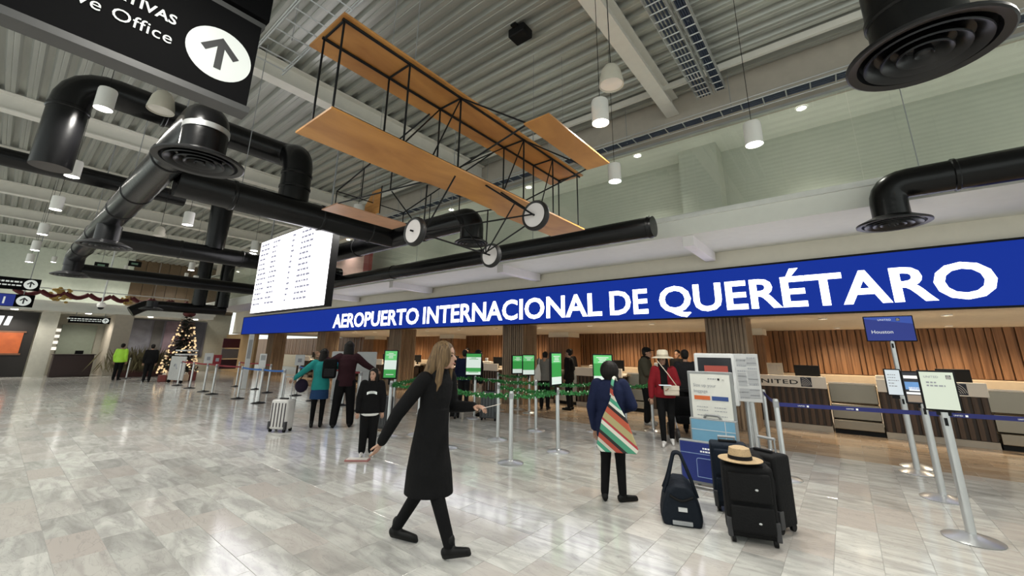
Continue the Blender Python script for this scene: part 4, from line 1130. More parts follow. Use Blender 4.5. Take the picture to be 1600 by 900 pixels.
# ================================================================== LUGGAGE
M_bfab = mat('black_fabric', (0.005, 0.005, 0.0055), 0.75, bump=0.25, bscale=60, spec=0.2); M_nfab = mat('navy_luggage', (0.005, 0.010, 0.019), 0.7, bump=0.25, bscale=50, spec=0.2)
def suitcase(loc, rz, label, w, d, h, m, soft=True, handle=0.0, trim=None, lean=0.0):
    e = empty('suitcase', loc, rz, label, 'suitcase', 'suitcases')
    if lean: e.rotation_euler = (lean, 0, rz)
    MB().rbox(-w / 2, w / 2, -d / 2, d / 2, 0.05, h, 0.035 if soft else 0.05).build('shell', m, e, smooth=40)
    if soft:
        MB().rbox(-w * 0.42, w * 0.42, -d / 2 - 0.035, -d / 2 + 0.01, 0.10, h * 0.50, 0.02).build('front_pocket', m, e, smooth=40)
        MB().rbox(-w * 0.42, w * 0.42, -d / 2 - 0.03, -d / 2 + 0.01, h * 0.54, h * 0.92, 0.02).build('front_pocket', m, e, smooth=40)
        for zz in (0.30 * h, 0.72 * h): MB().ell((0.05, -d / 2 - 0.04, zz), (0.014, 0.006, 0.010), 8, 6).build('zip_pull', M_silver, e)
    else:
        mb = MB()
        for k in range(5): mb.rbox(-w * 0.4 + k * w * 0.185, -w * 0.4 + k * w * 0.185 + w * 0.06, -d / 2 - 0.008, -d / 2 + 0.005, 0.10, h - 0.06, 0.006)
        mb.build('shell_rib', trim or m, e)
    MB().rbox(-w * 0.25, w * 0.25, -0.02, 0.02, h, h + 0.025, 0.008).build('carry_handle', M_blackm, e)
    for sx in (-1, 1):
        for sy in (-1, 1):
            MB().path([(sx * w * 0.40 - 0.015, sy * d * 0.36, 0.035), (sx * w * 0.40 + 0.015, sy * d * 0.36, 0.035)], 0.035, 14).build('wheel', M_blackm, e)
    for sx in (-1, 1): MB().rbox(sx * w * 0.46 - 0.02, sx * w * 0.46 + 0.02, -d / 2 - 0.012, -d / 2 + 0.05, 0.05, 0.2, 0.01).build('corner_guard', mat('guard_dark', (0.03, 0.03, 0.033), 0.5), e)
    if handle:
        mb = MB()
        for sx in (-1, 1): mb.tube((sx * w * 0.22, d * 0.3, h), (sx * w * 0.22, d * 0.3, h + handle), 0.008, 8)
        mb.tube((-w * 0.24, d * 0.3, h + handle), (w * 0.24, d * 0.3, h + handle), 0.014, 8)
        mb.build('trolley_handle', M_grey, e)
    return e
suitcase((-0.87, 4.55, 0), 0.32, 'black upright suitcase with a straw hat on top, front one', 0.40, 0.24, 0.62, M_bfab)
suitcase((-1.15, 5.24, 0), 0.30, 'dark navy suitcase partly hidden behind the straw hat case', 0.36, 0.24, 0.66, M_nfab, True, 0.04)
bk = suitcase((-0.78, 5.0, 0), -0.45, 'rounded black backpack suitcase right behind the straw hat case', 0.36, 0.25, 0.66, M_bfab, True, 0.12)
blob('bulging_pocket', MB().ell((0, -0.12, 0.40), (0.17, 0.11, 0.26), 20, 14), M_bfab, bk, 0.015, 3)
ht = empty('straw_hat', (-0.90, 4.53, 0.648), 0.3, 'tan straw hat with black band on the black suitcase', 'hat')
M_straw = mat('straw', (0.50, 0.36, 0.20), 0.7, var=0.2, nscale=80, bump=0.3, bscale=120)
MB().lathe([(0.0005, 0.115), (0.05, 0.118), (0.085, 0.105), (0.098, 0.04), (0.10, 0.012), (0.15, 0.002), (0.185, 0.012), (0.185, 0.007), (0.15, -0.003), (0.095, 0.004), (0.0005, 0.004)], (0, 0, 0), 36).build('hat', M_straw, ht, smooth=50)
MB().lathe([(0.1015, 0.014), (0.100, 0.045), (0.097, 0.045)], (0, 0, 0), 36).build('hat_band', M_blackm, ht)
suitcase((-8.90, 3.88, 0), 0.5, 'white hard shell suitcase with black trim pulled by the teal jacket', 0.38, 0.24, 0.60, mat('white_shell', (0.62, 0.60, 0.58), 0.35), False, 0.42, mat('shell_dark', (0.05, 0.04, 0.05), 0.4))
suitcase((-7.6, 5.25, 0), 0.4, 'dark charcoal hard suitcase standing behind the girl', 0.42, 0.26, 0.66, mat('charcoal_shell', (0.04, 0.042, 0.045), 0.45), False, 0.0)
suitcase((-6.80, 7.72, 0), 0.35, 'grey ribbed suitcase under the green garland', 0.42, 0.26, 0.64, mat('grey_shell', (0.075, 0.08, 0.085), 0.4), False, 0.28, mat('grey_rib', (0.03, 0.032, 0.035), 0.4))
suitcase((-7.65, 7.3, 0), 0.3, 'small black case beside the outstretched hand of the walking woman', 0.30, 0.22, 0.52, M_bfab, True, 0.0)
# duffel
df = empty('duffel_bag', (-1.52, 4.66, 0), 0.36, 'dark navy duffel bag with tall looped straps on the floor', 'duffel bag')
M_duf = mat('duffel_navy', (0.005, 0.0085, 0.015), 0.7, bump=0.35, bscale=22, spec=0.2)
dm = MB()
def duf_ring(y, s):
    return [(0.175 * s, 0.0), (0.19 * s, 0.06), (0.17 * s, 0.17), (0.12 * s, 0.29), (0.05, 0.345), (-0.05, 0.345), (-0.12 * s, 0.29), (-0.17 * s, 0.17), (-0.19 * s, 0.06), (-0.175 * s, 0.0)]
vs = []; ys = [(-0.24, 0.86), (-0.22, 0.97), (-0.1, 1.02), (0.1, 1.02), (0.22, 0.97), (0.24, 0.86)]
for yy, s_ in ys: vs += [(a, yy, b * (0.9 + 0.1 * s_)) for a, b in duf_ring(yy, s_)]
n = 10
fs = [(i * n + k, i * n + (k + 1) % n, (i + 1) * n + (k + 1) % n, (i + 1) * n + k) for i in range(len(ys) - 1) for k in range(n)] + [tuple(range(n)), tuple(range(5 * n, 6 * n))[::-1]]
dm.add(vs, fs); blob('body', dm, M_duf, df, 0.012, 5)
for sy in (-0.10, 0.08):
    MB().path(arc_path([(-0.15, sy, 0.24), (-0.10, sy * 0.8, 0.36), (-0.03, sy * 0.3, 0.60), (0.03, sy * 0.3, 0.60), (0.12, sy * 0.8, 0.36), (0.16, sy, 0.22)], 0.06, 5), 0.016, 8).build('strap', M_duf, df, smooth=40)
MB().box(-0.03, 0.05, -0.252, -0.240, 0.13, 0.165).build('label_patch', M_lgrey, df)
MB().rbox(-0.09, 0.09, -0.262, -0.235, 0.015, 0.05, 0.008).build('side_handle', M_grey, df)
MB().path(arc_path([(-0.10, -0.245, 0.26), (0, -0.25, 0.21), (0.11, -0.245, 0.26)], 0.06, 5), 0.012, 6).build('flap_edge', M_bfab, df)
# ================================================================== PEOPLE
M_skin = mat('skin', (0.46, 0.27, 0.19), 0.55, var=0.06); M_skin2 = mat('skin_tan', (0.36, 0.20, 0.13), 0.55, var=0.06)
M_eye = mat('eye_dark', (0.012, 0.008, 0.006), 0.2); M_lip = mat('lip', (0.30, 0.11, 0.09), 0.5)
def hairmat(name, a, b):
    return wood(name, a, b, (60, 60, 3), 0.55, spec=0.2)
H_black = hairmat('hair_black', (0.003, 0.0025, 0.0025), (0.012, 0.009, 0.007))
H_blond = hairmat('hair_dark_blond', (0.045, 0.027, 0.014), (0.20, 0.13, 0.065))
def cloth(name, c, rough=0.85): return mat(name, c, rough, var=0.12, nscale=9, bump=0.5, bscale=14, spec=0.15)
C_black = cloth('cloth_black', (0.005, 0.005, 0.0055)); C_dark = cloth('cloth_charcoal', (0.018, 0.018, 0.020)); C_navy = cloth('cloth_navy', (0.010, 0.015, 0.045))
C_burg = cloth('cloth_burgundy', (0.030, 0.010, 0.014)); C_teal = cloth('cloth_teal', (0.020, 0.23, 0.22)); C_denim = cloth('cloth_denim', (0.018, 0.05, 0.13))
C_red = cloth('cloth_red', (0.20, 0.012, 0.018)); C_olive = cloth('cloth_olive', (0.060, 0.055, 0.038)); C_grey = cloth('cloth_grey', (0.17, 0.165, 0.15)); C_beige = cloth('cloth_beige', (0.42, 0.34, 0.25))
C_vis = mat('hi_vis', (0.42, 0.80, 0.05), 0.6, emit=(0.42, 0.8, 0.05), estr=0.0, var=0.1); C_white = cloth('cloth_white', (0.72, 0.71, 0.68)); C_brown = cloth('cloth_brown', (0.10, 0.06, 0.04))
S_black = mat('shoe_black', (0.005, 0.005, 0.005), 0.5, spec=0.2); S_white = mat('shoe_white', (0.74, 0.72, 0.70), 0.5)
BASE = dict(pelvis=(0, 0, 0.92), chest=(0, 0, 1.28), neck=(0, -0.01, 1.44), head=(0, 0.015, 1.585),
            sL=(-0.165, 0, 1.385), sR=(0.165, 0, 1.385), eL=(-0.215, -0.03, 1.12), eR=(0.215, -0.03, 1.12), wL=(-0.22, 0.05, 0.88), wR=(0.22, 0.05, 0.88),
            hL=(-0.085, 0, 0.90), hR=(0.085, 0, 0.90), kL=(-0.09, 0.02, 0.49), kR=(0.09, 0.02, 0.49), aL=(-0.095, -0.02, 0.085), aR=(0.095, -0.02, 0.085),
            tL=(-0.115, 0.15, 0.03), tR=(0.115, 0.15, 0.03))
def torso(mb, J, prof):
    p, c = J['pelvis'], J['chest']
    mb.loft([(p.x + (c.x - p.x) * (z - 0.92 * J['s']) / (0.36 * J['s']), p.y + (c.y - p.y) * (z - 0.92 * J['s']) / (0.36 * J['s']), z, a, b) for z, a, b in [(q[0] * J['s'], q[1] * J['s'], q[2] * J['s']) for q in prof]], 24)
def cap(mb, a, b, r0, r1, seg=14):
    a, b = Vector(a), Vector(b)
    d = (b - a); L = d.length
    if L < 1e-6: return
    d.normalize()
    pts, rs = [], []
    for t in (-0.98, -0.8, -0.5, 0): pts.append(a + d * r0 * t); rs.append(r0 * math.sqrt(max(0.001, 1 - t * t)))
    for t in (0, 0.5, 0.8, 0.98): pts.append(b + d * r1 * t); rs.append(r1 * math.sqrt(max(0.001, 1 - t * t)))
    mb.path(pts, rs, seg)
def hand(mb, ex, w, e, s, up, closed=0.5):
    d = (w - e).normalized(); up = Vector(up); lat = d.cross(up).normalized(); up = lat.cross(d).normalized()
    c = w + d * 0.05 * s
    M = Matrix((lat, d, up)).transposed()
    mb.ell(c, (0.036 * s, 0.055 * s, 0.018 * s), 12, 8, M)
    for i, l in enumerate((0.066, 0.078, 0.074, 0.056)):
        b0 = w + d * 0.085 * s + lat * (0.026 - 0.0175 * i) * s
        m1 = b0 + (d * (1 - 0.3 * closed) - up * 0.5 * closed).normalized() * l * 0.55 * s
        m2 = m1 + (d * (1 - 0.9 * closed) - up * 0.95 * closed).normalized() * l * 0.5 * s
        ex.path([b0 - d * 0.02 * s, b0, m1, m2], [0.008 * s, 0.009 * s, 0.0082 * s, 0.006 * s], 8)
    t0 = w + d * 0.03 * s + lat * 0.03 * s
    t1 = t0 + (d * 0.7 + lat * 0.6 - up * 0.3).normalized() * 0.04 * s
    t2 = t1 + (d * 0.95 - up * 0.4).normalized() * 0.03 * s
    ex.path([t0 - lat * 0.015 * s, t0, t1, t2], [0.010 * s, 0.0105 * s, 0.009 * s, 0.007 * s], 8)
def person(label, loc, rz, H, pose=None, vox=0.013, skin=None, top=None, bottom=None, shoes=S_black, hair=('short', H_black), group=None, look=0.0, hands=(0.5, 0.5)):
    s = H / 1.7
    J = {k: Vector(v) * s for k, v in {**BASE, **(pose or {})}.items()}; J['s'] = s
    skin = skin or M_skin
    root = empty('person', loc, rz, label, 'person', group)
    b = MB(); ex = MB()
    torso(b, J, [(0.84, 0.13, 0.085), (0.93, 0.145, 0.10), (1.06, 0.115, 0.085), (1.22, 0.135, 0.10), (1.35, 0.15, 0.09), (1.42, 0.09, 0.06), (1.45, 0.05, 0.05)])
    hd = J['head']; Rh = Matrix.Rotation(look, 3, 'Z')
    def hp(x, y, z): return hd + Rh @ Vector((x * s, y * s, z * s))
    cap(b, J['neck'] - Vector((0, 0, 0.05 * s)), hp(0, -0.01, -0.04), 0.052 * s, 0.048 * s)
    b.ell(hp(0, -0.008, 0.025), (0.074 * s, 0.092 * s, 0.09 * s), 18, 12, Rh); b.ell(hp(0, 0.022, -0.045), (0.058 * s, 0.066 * s, 0.07 * s), 16, 10, Rh)
    cap(b, hp(0, 0.082, 0.0), hp(0, 0.104, -0.028), 0.010 * s, 0.014 * s, 10); b.ell(hp(0, 0.08, -0.065), (0.024 * s, 0.014 * s, 0.012 * s), 10, 6, Rh); b.ell(hp(0, 0.075, -0.10), (0.024 * s, 0.02 * s, 0.018 * s), 10, 6, Rh)
    for sx in (-1, 1): b.ell(hp(sx * 0.076, -0.005, -0.01), (0.012 * s, 0.022 * s, 0.032 * s), 8, 6, Rh)
    for k in 'LR':
        cap(b, J['s' + k], J['e' + k], 0.047 * s, 0.038 * s); cap(b, J['e' + k], J['w' + k], 0.037 * s, 0.026 * s)
        hand(b, ex, J['w' + k], J['e' + k], s, (0, 1, 0.2) if abs((J['w' + k] - J['e' + k]).normalized().y) < 0.75 else (0, 0, 1), hands[0 if k == 'L' else 1])
        cap(b, J['h' + k], J['k' + k], 0.078 * s, 0.052 * s); cap(b, J['k' + k], J['a' + k], 0.05 * s, 0.034 * s); cap(b, J['a' + k] - Vector((0, 0, 0.03 * s)), J['t' + k], 0.024 * s, 0.013 * s)
    blob('body', b, skin, root, min(vox, 0.011), 3, ex)
    for sx in (-1, 1):
        MB().ell(hp(sx * 0.030, 0.078, 0.0), (0.013 * s, 0.010 * s, 0.008 * s), 8, 6, Rh).build('eye', M_eye, root, smooth=True)
        MB().path([hp(sx * 0.014, 0.088, 0.022), hp(sx * 0.032, 0.085, 0.027), hp(sx * 0.05, 0.070, 0.022)], 0.004 * s, 5).build('eyebrow', hair[1], root)
    MB().ell(hp(0, 0.092, -0.066), (0.022 * s, 0.006 * s, 0.007 * s), 10, 6, Rh).build('mouth', M_lip, root, smooth=True)
    # hair
    if hair[0]:
        h = MB()
        st = hair[0]
        h.ell(hp(0, -0.022, 0.045), (0.086 * s, 0.098 * s, 0.088 * s), 18, 12, Rh)
        if st == 'short': h.ell(hp(0, -0.05, 0.0), (0.080 * s, 0.065 * s, 0.085 * s), 14, 10, Rh)
        if st == 'bob':
            h.ell(hp(0, -0.035, 0.0), (0.125 * s, 0.115 * s, 0.135 * s), 16, 10, Rh); h.ell(hp(0.02, -0.05, -0.08), (0.10 * s, 0.075 * s, 0.085 * s), 14, 8, Rh)
        if st in ('long', 'verylong'):
            L_ = 0.30 if st == 'long' else 0.42
            h.loft([(*(hp(0, -0.045, 0)[:2]), hd.z - L_ * s, 0.055 * s, 0.035 * s), (*(hp(0, -0.06, 0)[:2]), hd.z - L_ * 0.7 * s, 0.095 * s, 0.05 * s), (*(hp(0, -0.06, 0)[:2]), hd.z - 0.12 * s, 0.10 * s, 0.06 * s), (*(hp(0, -0.04, 0)[:2]), hd.z, 0.092 * s, 0.075 * s), (*(hp(0, -0.02, 0)[:2]), hd.z + 0.08 * s, 0.06 * s, 0.06 * s)], 18)
            for sx in (-1, 1): cap(h, hp(sx * 0.072, 0.0, 0.05), hp(sx * 0.085, -0.005, -0.20), 0.03 * s, 0.022 * s)
        blob('hair', h, hair[1], root, max(0.008, vox * 0.8), 3)
    # top
    if top:
        m = top['m']; t = MB(); g = top.get('g', 0.03)
        zb = top.get('hem', 0.82)
        torso(t, J, [(zb, 0.15 + g, 0.10 + g), (0.93, 0.15 + g, 0.105 + g), (1.06, 0.128 + g, 0.095 + g), (1.22, 0.145 + g, 0.11 + g), (1.34, 0.155 + g, 0.10 + g * 0.9), (1.41, 0.10 + g, 0.07 + g), (1.455, 0.055 + g * 0.7, 0.05 + g * 0.7)])
        for k in 'LR':
            cap(t, J['s' + k], J['e' + k], (0.056 + g * 0.7) * s, (0.046 + g * 0.6) * s); cap(t, J['e' + k], J['e' + k].lerp(J['w' + k], top.get('sleeve', 0.98)), (0.045 + g * 0.6) * s, (0.034 + g * 0.45) * s)
        for r_ in top.get('extra', ()): r_(t, J)
        blob(top.get('name', 'jacket'), t, m, root, vox, 3)
        if 'skirt' in top:
            pass
    if bottom:
        m = bottom['m']; t = MB(); g = bottom.get('g', 0.015)
        if bottom.get('type') == 'skirt':
            t.loft([(J['pelvis'].x, J['pelvis'].y, z * s, a * s, c * s) for z, a, c in bottom['rings']], 24)
            blob('skirt', t, m, root, vox, 3)
            m = bottom['legs']; t = MB(); g = 0.006
        torso(t, J, [(0.80, 0.125 + g, 0.085 + g), (0.88, 0.15 + g, 0.105 + g), (0.96, 0.148 + g, 0.10 + g), (1.02, 0.13 + g, 0.09 + g)])
        for k in 'LR':
            cap(t, J['h' + k], J['k' + k], (0.082 + g) * s, (0.056 + g) * s); cap(t, J['k' + k], J['a' + k] + Vector((0, 0, 0.01 * s)), (0.054 + g) * s, (0.038 + g * bottom.get('flare', 1)) * s)
        blob('trousers' if bottom.get('type') != 'skirt' else 'leggings', t, m, root, vox, 3)
    for k in 'LR':
        a, tt = J['a' + k], J['t' + k]
        t = MB(); d = tt - (a - Vector((0, 0, 0.055 * s))); d.normalize()
        cap(t, a - Vector((0, 0, 0.035 * s)) - d * 0.035 * s, tt + Vector((0, 0, 0.012 * s)) + d * 0.02 * s, 0.040 * s, 0.026 * s); cap(t, a + Vector((0, 0, 0.05 * s)), a - Vector((0, 0, 0.03 * s)), 0.044 * s, 0.044 * s)
        cap(t, a - d * 0.04 * s - Vector((0, 0, 0.06 * s)), tt + d * 0.035 * s - Vector((0, 0, 0.008 * s)), 0.027 * s, 0.020 * s)
        blob('shoe', t, shoes, root, min(vox, 0.01), 2)
    return root, J

# --- the woman walking through the foreground
walk = dict(pelvis=(0, 0.0, 0.93), chest=(0, 0.04, 1.29), neck=(0, 0.05, 1.445), head=(0, 0.11, 1.585),
            sL=(-0.165, 0.07, 1.385), sR=(0.165, 0.0, 1.38), eR=(0.25, -0.19, 1.10), wR=(0.25, -0.33, 0.865), eL=(-0.20, 0.10, 1.12), wL=(-0.16, 0.335, 1.135),
            hL=(-0.08, -0.02, 0.90), hR=(0.08, 0.02, 0.90), kL=(-0.085, -0.09, 0.48), aL=(-0.085, -0.335, 0.095), tL=(-0.09, -0.17, 0.03), kR=(0.075, 0.12, 0.49), aR=(0.08, 0.275, 0.10), tR=(0.095, 0.425, 0.085))
def coat_skirt(t, J):
    s = J['s']
    t.loft([(0.0, 0.012, 0.44 * s, 0.20 * s, 0.215 * s), (0.0, 0.006, 0.62 * s, 0.198 * s, 0.196 * s), (0, 0, 0.80 * s, 0.18 * s, 0.162 * s), (0, 0.01, 0.98 * s, 0.16 * s, 0.142 * s), (0, 0.02, 1.12 * s, 0.155 * s, 0.135 * s)], 28)
def coat_collar(t, J):
    s = J['s']; t.loft([(0, 0.045 * s, 1.40 * s, 0.115 * s, 0.10 * s), (0, 0.05 * s, 1.47 * s, 0.085 * s, 0.085 * s)], 20)
wr, wj = person('woman in a long black coat walking past in the foreground', (-2.93, 2.55, 0), R(-70.9), 1.66, walk, 0.008, M_skin, dict(m=C_black, g=0.022, name='coat', extra=(coat_skirt, coat_collar), hem=0.80), dict(m=C_black, g=0.010), S_black, (None, H_blond), hands=(0.75, 0.35))
s = wj['s']; hd = wj['head']; h = MB()
h.ell(hd + Vector((0, -0.03, 0.04)) * s, (0.092 * s, 0.105 * s, 0.098 * s), 20, 14)
h.loft([(0, hd.y - 0.13 * s, hd.z - 0.46 * s, 0.05 * s, 0.03 * s), (0.0, hd.y - 0.15 * s, hd.z - 0.36 * s, 0.11 * s, 0.065 * s), (0, hd.y - 0.13 * s, hd.z - 0.20 * s, 0.125 * s, 0.085 * s), (0, hd.y - 0.075 * s, hd.z - 0.05 * s, 0.105 * s, 0.10 * s), (0, hd.y - 0.04 * s, hd.z + 0.06 * s, 0.085 * s, 0.09 * s)], 22)
cap(h, hd + Vector((0.075, 0.02, 0.04)) * s, hd + Vector((0.115, 0.0, -0.24)) * s, 0.035 * s, 0.032 * s); cap(h, hd + Vector((0.115, 0.0, -0.22)) * s, hd + Vector((0.13, -0.03, -0.42)) * s, 0.032 * s, 0.012 * s)
h.ell(hd + Vector((0.062, 0.04, 0.0)) * s, (0.035 * s, 0.05 * s, 0.10 * s), 14, 10); cap(h, hd + Vector((-0.075, 0.02, 0.04)) * s, hd + Vector((-0.10, -0.0, -0.24)) * s, 0.035 * s, 0.02 * s)
blob('hair', h, H_blond, wr, 0.008, 3)
for zz in (0.78, 0.95, 1.12): pass
ph = empty('boarding_paper', (0, 0, 0), 0, 'pale slip of paper in the hand of the walking woman', 'paper')
pm_ = wr.matrix_basis @ Matrix.Translation(wj['wL'] + Vector((0.01, 0.10, 0.0)))
ph.location = Matrix.Translation(wr.location) @ Matrix.Rotation(R(-70.9), 4, 'Z') @ (wj['wL'] + Vector((0.0, 0.085, -0.012)))
ph.rotation_euler = (R(15), 0, R(-70.9))
MB().box(-0.04, 0.04, 0, 0.17, 0.0, 0.004).build('sheet', mat('paper', (0.62, 0.56, 0.50), 0.6), ph)

# --- navy woman with striped tote
navy = dict(aR=(0.10, -0.02, 0.085), tR=(0.24, 0.04, 0.03), aL=(-0.12, -0.02, 0.085), tL=(-0.14, 0.14, 0.03), eR=(0.27, -0.02, 1.14), wR=(0.16, 0.16, 1.06), head=(0.0, 0.03, 1.57), eL=(-0.25, 0.0, 1.10), wL=(-0.22, 0.06, 0.84))
nl = (-2.23, 4.66, 0)
person('woman in a navy jacket seen from behind with a striped tote', nl, R(25.5), 1.50, navy, 0.010, M_skin2, dict(m=C_navy, g=0.045, hem=0.74), dict(m=C_black, g=0.012), S_black, ('bob', H_black))
M_stripe = bpy.data.materials.new('tote_stripes'); M_stripe.use_nodes = True
nt = M_stripe.node_tree; N, L = nt.nodes.new, nt.links.new
tc = N('ShaderNodeTexCoord'); sp = N('ShaderNodeSeparateXYZ'); L(tc.outputs['Object'], sp.inputs[0])
a_ = N('ShaderNodeMath'); a_.operation = 'MULTIPLY'; a_.inputs[1].default_value = 0.80; L(sp.outputs['X'], a_.inputs[0])
c_ = N('ShaderNodeMath'); c_.operation = 'ADD'; L(a_.outputs[0], c_.inputs[0]); L(sp.outputs['Z'], c_.inputs[1])
d_ = N('ShaderNodeMath'); d_.operation = 'MULTIPLY'; d_.inputs[1].default_value = 1.75; L(c_.outputs[0], d_.inputs[0])
f_ = N('ShaderNodeMath'); f_.operation = 'FRACT'; L(d_.outputs[0], f_.inputs[0])
rp = N('ShaderNodeValToRGB'); rp.color_ramp.interpolation = 'CONSTANT'
cols = [(0, (0.34, 0.05, 0.03)), (0.10, (0.015, 0.012, 0.012)), (0.17, (0.06, 0.26, 0.16)), (0.30, (0.62, 0.60, 0.52)), (0.38, (0.36, 0.03, 0.04)), (0.43, (0.36, 0.31, 0.15)), (0.58, (0.42, 0.08, 0.04)), (0.71, (0.015, 0.012, 0.012)), (0.78, (0.60, 0.62, 0.55)), (0.84, (0.05, 0.27, 0.17)), (0.93, (0.5, 0.47, 0.4))]
while len(rp.color_ramp.elements) < len(cols): rp.color_ramp.elements.new(0.5)
for el, (p_, col_) in zip(rp.color_ramp.elements, cols): el.position = p_; el.color = (*col_, 1)
L(f_.outputs[0], rp.inputs[0]); L(rp.outputs[0], nt.nodes['Principled BSDF'].inputs['Base Color']); nt.nodes['Principled BSDF'].inputs['Roughness'].default_value = 0.8
tb = empty('tote_bag', (-2.09, 4.46, 0.55), R(22), 'triangular tote bag with red, green and cream diagonal stripes', 'tote bag')
t = MB()
pl_ = [(-0.21, 0.06), (-0.17, 0.0), (0.21, 0.0), (0.23, 0.03), (0.13, 0.32), (0.03, 0.50), (-0.02, 0.62), (-0.05, 0.52), (-0.14, 0.34)]
t.prism(pl_, (0, -0.045, 0), (1, 0, 0), (0, 0, 1), (0, 0.09, 0))
blob('bag_body', t, M_stripe, tb, 0.009, 6)
MB().path(arc_path([(-0.03, 0.0, 0.58), (-0.02, 0.01, 0.68), (0.0, 0.10, 0.775), (0.02, 0.22, 0.74), (0.04, 0.28, 0.58)], 0.06, 5), 0.017, 8).build('bag_strap', M_stripe, tb, smooth=40)

# --- girl
girl = dict(eL=(-0.23, 0.0, 1.12), eR=(0.23, 0.0, 1.12), wL=(-0.24, 0.04, 0.86), wR=(0.24, 0.04, 0.86))
gr, gj = person('girl in a black sweatshirt with white chest print and long dark hair', (-6.0, 3.95, 0), R(-123), 1.29, girl, 0.011, M_skin, dict(m=C_black, g=0.05, name='sweatshirt', hem=0.80), dict(m=C_black, g=0.035), S_white, ('verylong', H_black), look=R(-25))
s = gj['s']
t = MB(); torso(t, gj, [(0.765, 0.185, 0.14), (0.80, 0.20, 0.155), (0.83, 0.195, 0.15)]); blob('shirt_hem', t, C_white, gr, 0.012, 2)
mb = MB()
for i in range(8):
    a = R(150 - i * 17); cx, cz = 0.105 * math.cos(a), 1.19 + 0.045 * math.sin(a)
    mb.cbox(((cx) * s, 0.172 * s - abs(cx) * 0.25 * s, cz * s), (0.018 * s, 0.012, 0.05 * s))
mb.build('chest_print', M_signw, gr)
bd = empty('flat_item', (-5.83, 3.70, 0), R(40), 'flat pink edged book lying on the floor by the girl', 'item')  # flat object of unclear kind, built as two stacked slabs
MB().rbox(-0.17, 0.17, -0.07, 0.07, 0.0, 0.025, 0.006).build('cover', mat('item_pink', (0.36, 0.15, 0.14), 0.6), bd); MB().rbox(-0.15, 0.15, -0.06, 0.06, 0.025, 0.03, 0.002).build('pale_top', mat('item_pale', (0.65, 0.62, 0.58), 0.6), bd)

# --- teal + burgundy pair
teal = dict(eL=(-0.36, 0.03, 1.22), wL=(-0.55, 0.08, 1.05), eR=(0.30, 0.06, 1.30), wR=(0.42, 0.10, 1.36), aR=(0.09, -0.02, 0.085))
fh = R(62)
person('person in a teal jacket and denim skirt seen from behind pulling a suitcase', (-8.83, 4.55, 0), fh, 1.58, teal, 0.012, M_skin, dict(m=C_teal, g=0.04, hem=0.80), dict(type='skirt', m=C_denim, legs=C_black, rings=[(0.60, 0.20, 0.15), (0.75, 0.19, 0.145), (0.92, 0.165, 0.12), (1.0, 0.15, 0.11)]), S_black, ('long', H_black), hands=(0.9, 0.5))
hb = empty('shoulder_bag', (-9.1, 4.28, 0.72), fh, 'dark shoulder bag at the hip of the teal jacket', 'bag'); blob('bag_body', MB().ell((0, 0, 0.1), (0.13, 0.08, 0.14), 16, 10), cloth('bag_plum', (0.02, 0.014, 0.03)), hb, 0.012, 2); MB().path(arc_path([(-0.05, 0, 0.2), (0.05, 0.05, 0.42), (0.15, 0.12, 0.62)], 0.05, 4), 0.012, 6).build('bag_strap', C_black, hb)
burg = dict(eL=(-0.34, 0.12, 1.28), wL=(-0.52, 0.16, 1.40), eR=(0.36, 0.02, 1.23), wR=(0.55, 0.06, 1.12), head=(0, 0.03, 1.585), aL=(-0.16, -0.02, 0.085), aR=(0.16, 0.0, 0.085), tL=(-0.18, 0.14, 0.03), tR=(0.20, 0.15, 0.03), kL=(-0.13, 0.02, 0.49), kR=(0.13, 0.02, 0.49))
person('tall person in a burgundy jacket seen from behind with arms spread', (-8.45, 4.90, 0), fh, 1.74, burg, 0.012, M_skin2, dict(m=C_burg, g=0.04, hem=0.80), dict(m=C_black, g=0.035), S_black, ('long', H_black))
bpk = empty('backpack', (-8.62, 4.60, 0.98), fh, 'black backpack worn on the back of the burgundy jacket', 'backpack'); blob('pack_body', MB().rbox(-0.14, 0.14, -0.09, 0.09, 0, 0.40, 0.05), C_black, bpk, 0.014, 4); MB().rbox(-0.1, 0.1, -0.13, -0.08, 0.04, 0.2, 0.02).build('front_pocket', C_dark, bpk)

# --- woman in red with white hat
red = dict(eR=(0.24, 0.0, 1.12), wR=(0.20, 0.22, 1.06), eL=(-0.25, -0.03, 1.12), wL=(-0.26, 0.04, 0.86), eL_=(0, 0, 0), aL=(-0.07, -0.12, 0.10), tL=(-0.08, 0.04, 0.03), kL=(-0.08, 0.06, 0.49), aR=(0.08, 0.12, 0.085), tR=(0.09, 0.30, 0.03), kR=(0.085, 0.12, 0.49))
red.pop('eL_')
rr_, rj = person('person in a red jacket and cream hat walking towards the viewer', (-2.71, 7.95, 0), R(-162), 1.58, {**red, 'eR': (0.25, 0.0, 1.12), 'wR': (0.26, 0.05, 0.87), 'eL': (-0.24, 0.0, 1.13), 'wL': (-0.10, 0.22, 1.08)}, 0.011, M_skin2, dict(m=C_red, g=0.04, hem=0.86), dict(m=C_black, g=0.012), S_white, ('long', H_black), look=R(-15))
blob('scarf', MB().ell((0, 0.03, 1.40 * rj['s']), (0.095, 0.10, 0.06), 16, 10).rbox(-0.06, 0.06, 0.10, 0.155, 0.95, 1.38, 0.02), C_black, rr_, 0.012, 3)
h2 = empty('sun_hat', (-2.705, 7.94, 1.535), R(-150), 'cream wide brimmed hat on the person in red', 'hat')
M_cream = mat('hat_cream', (0.66, 0.60, 0.47), 0.7)
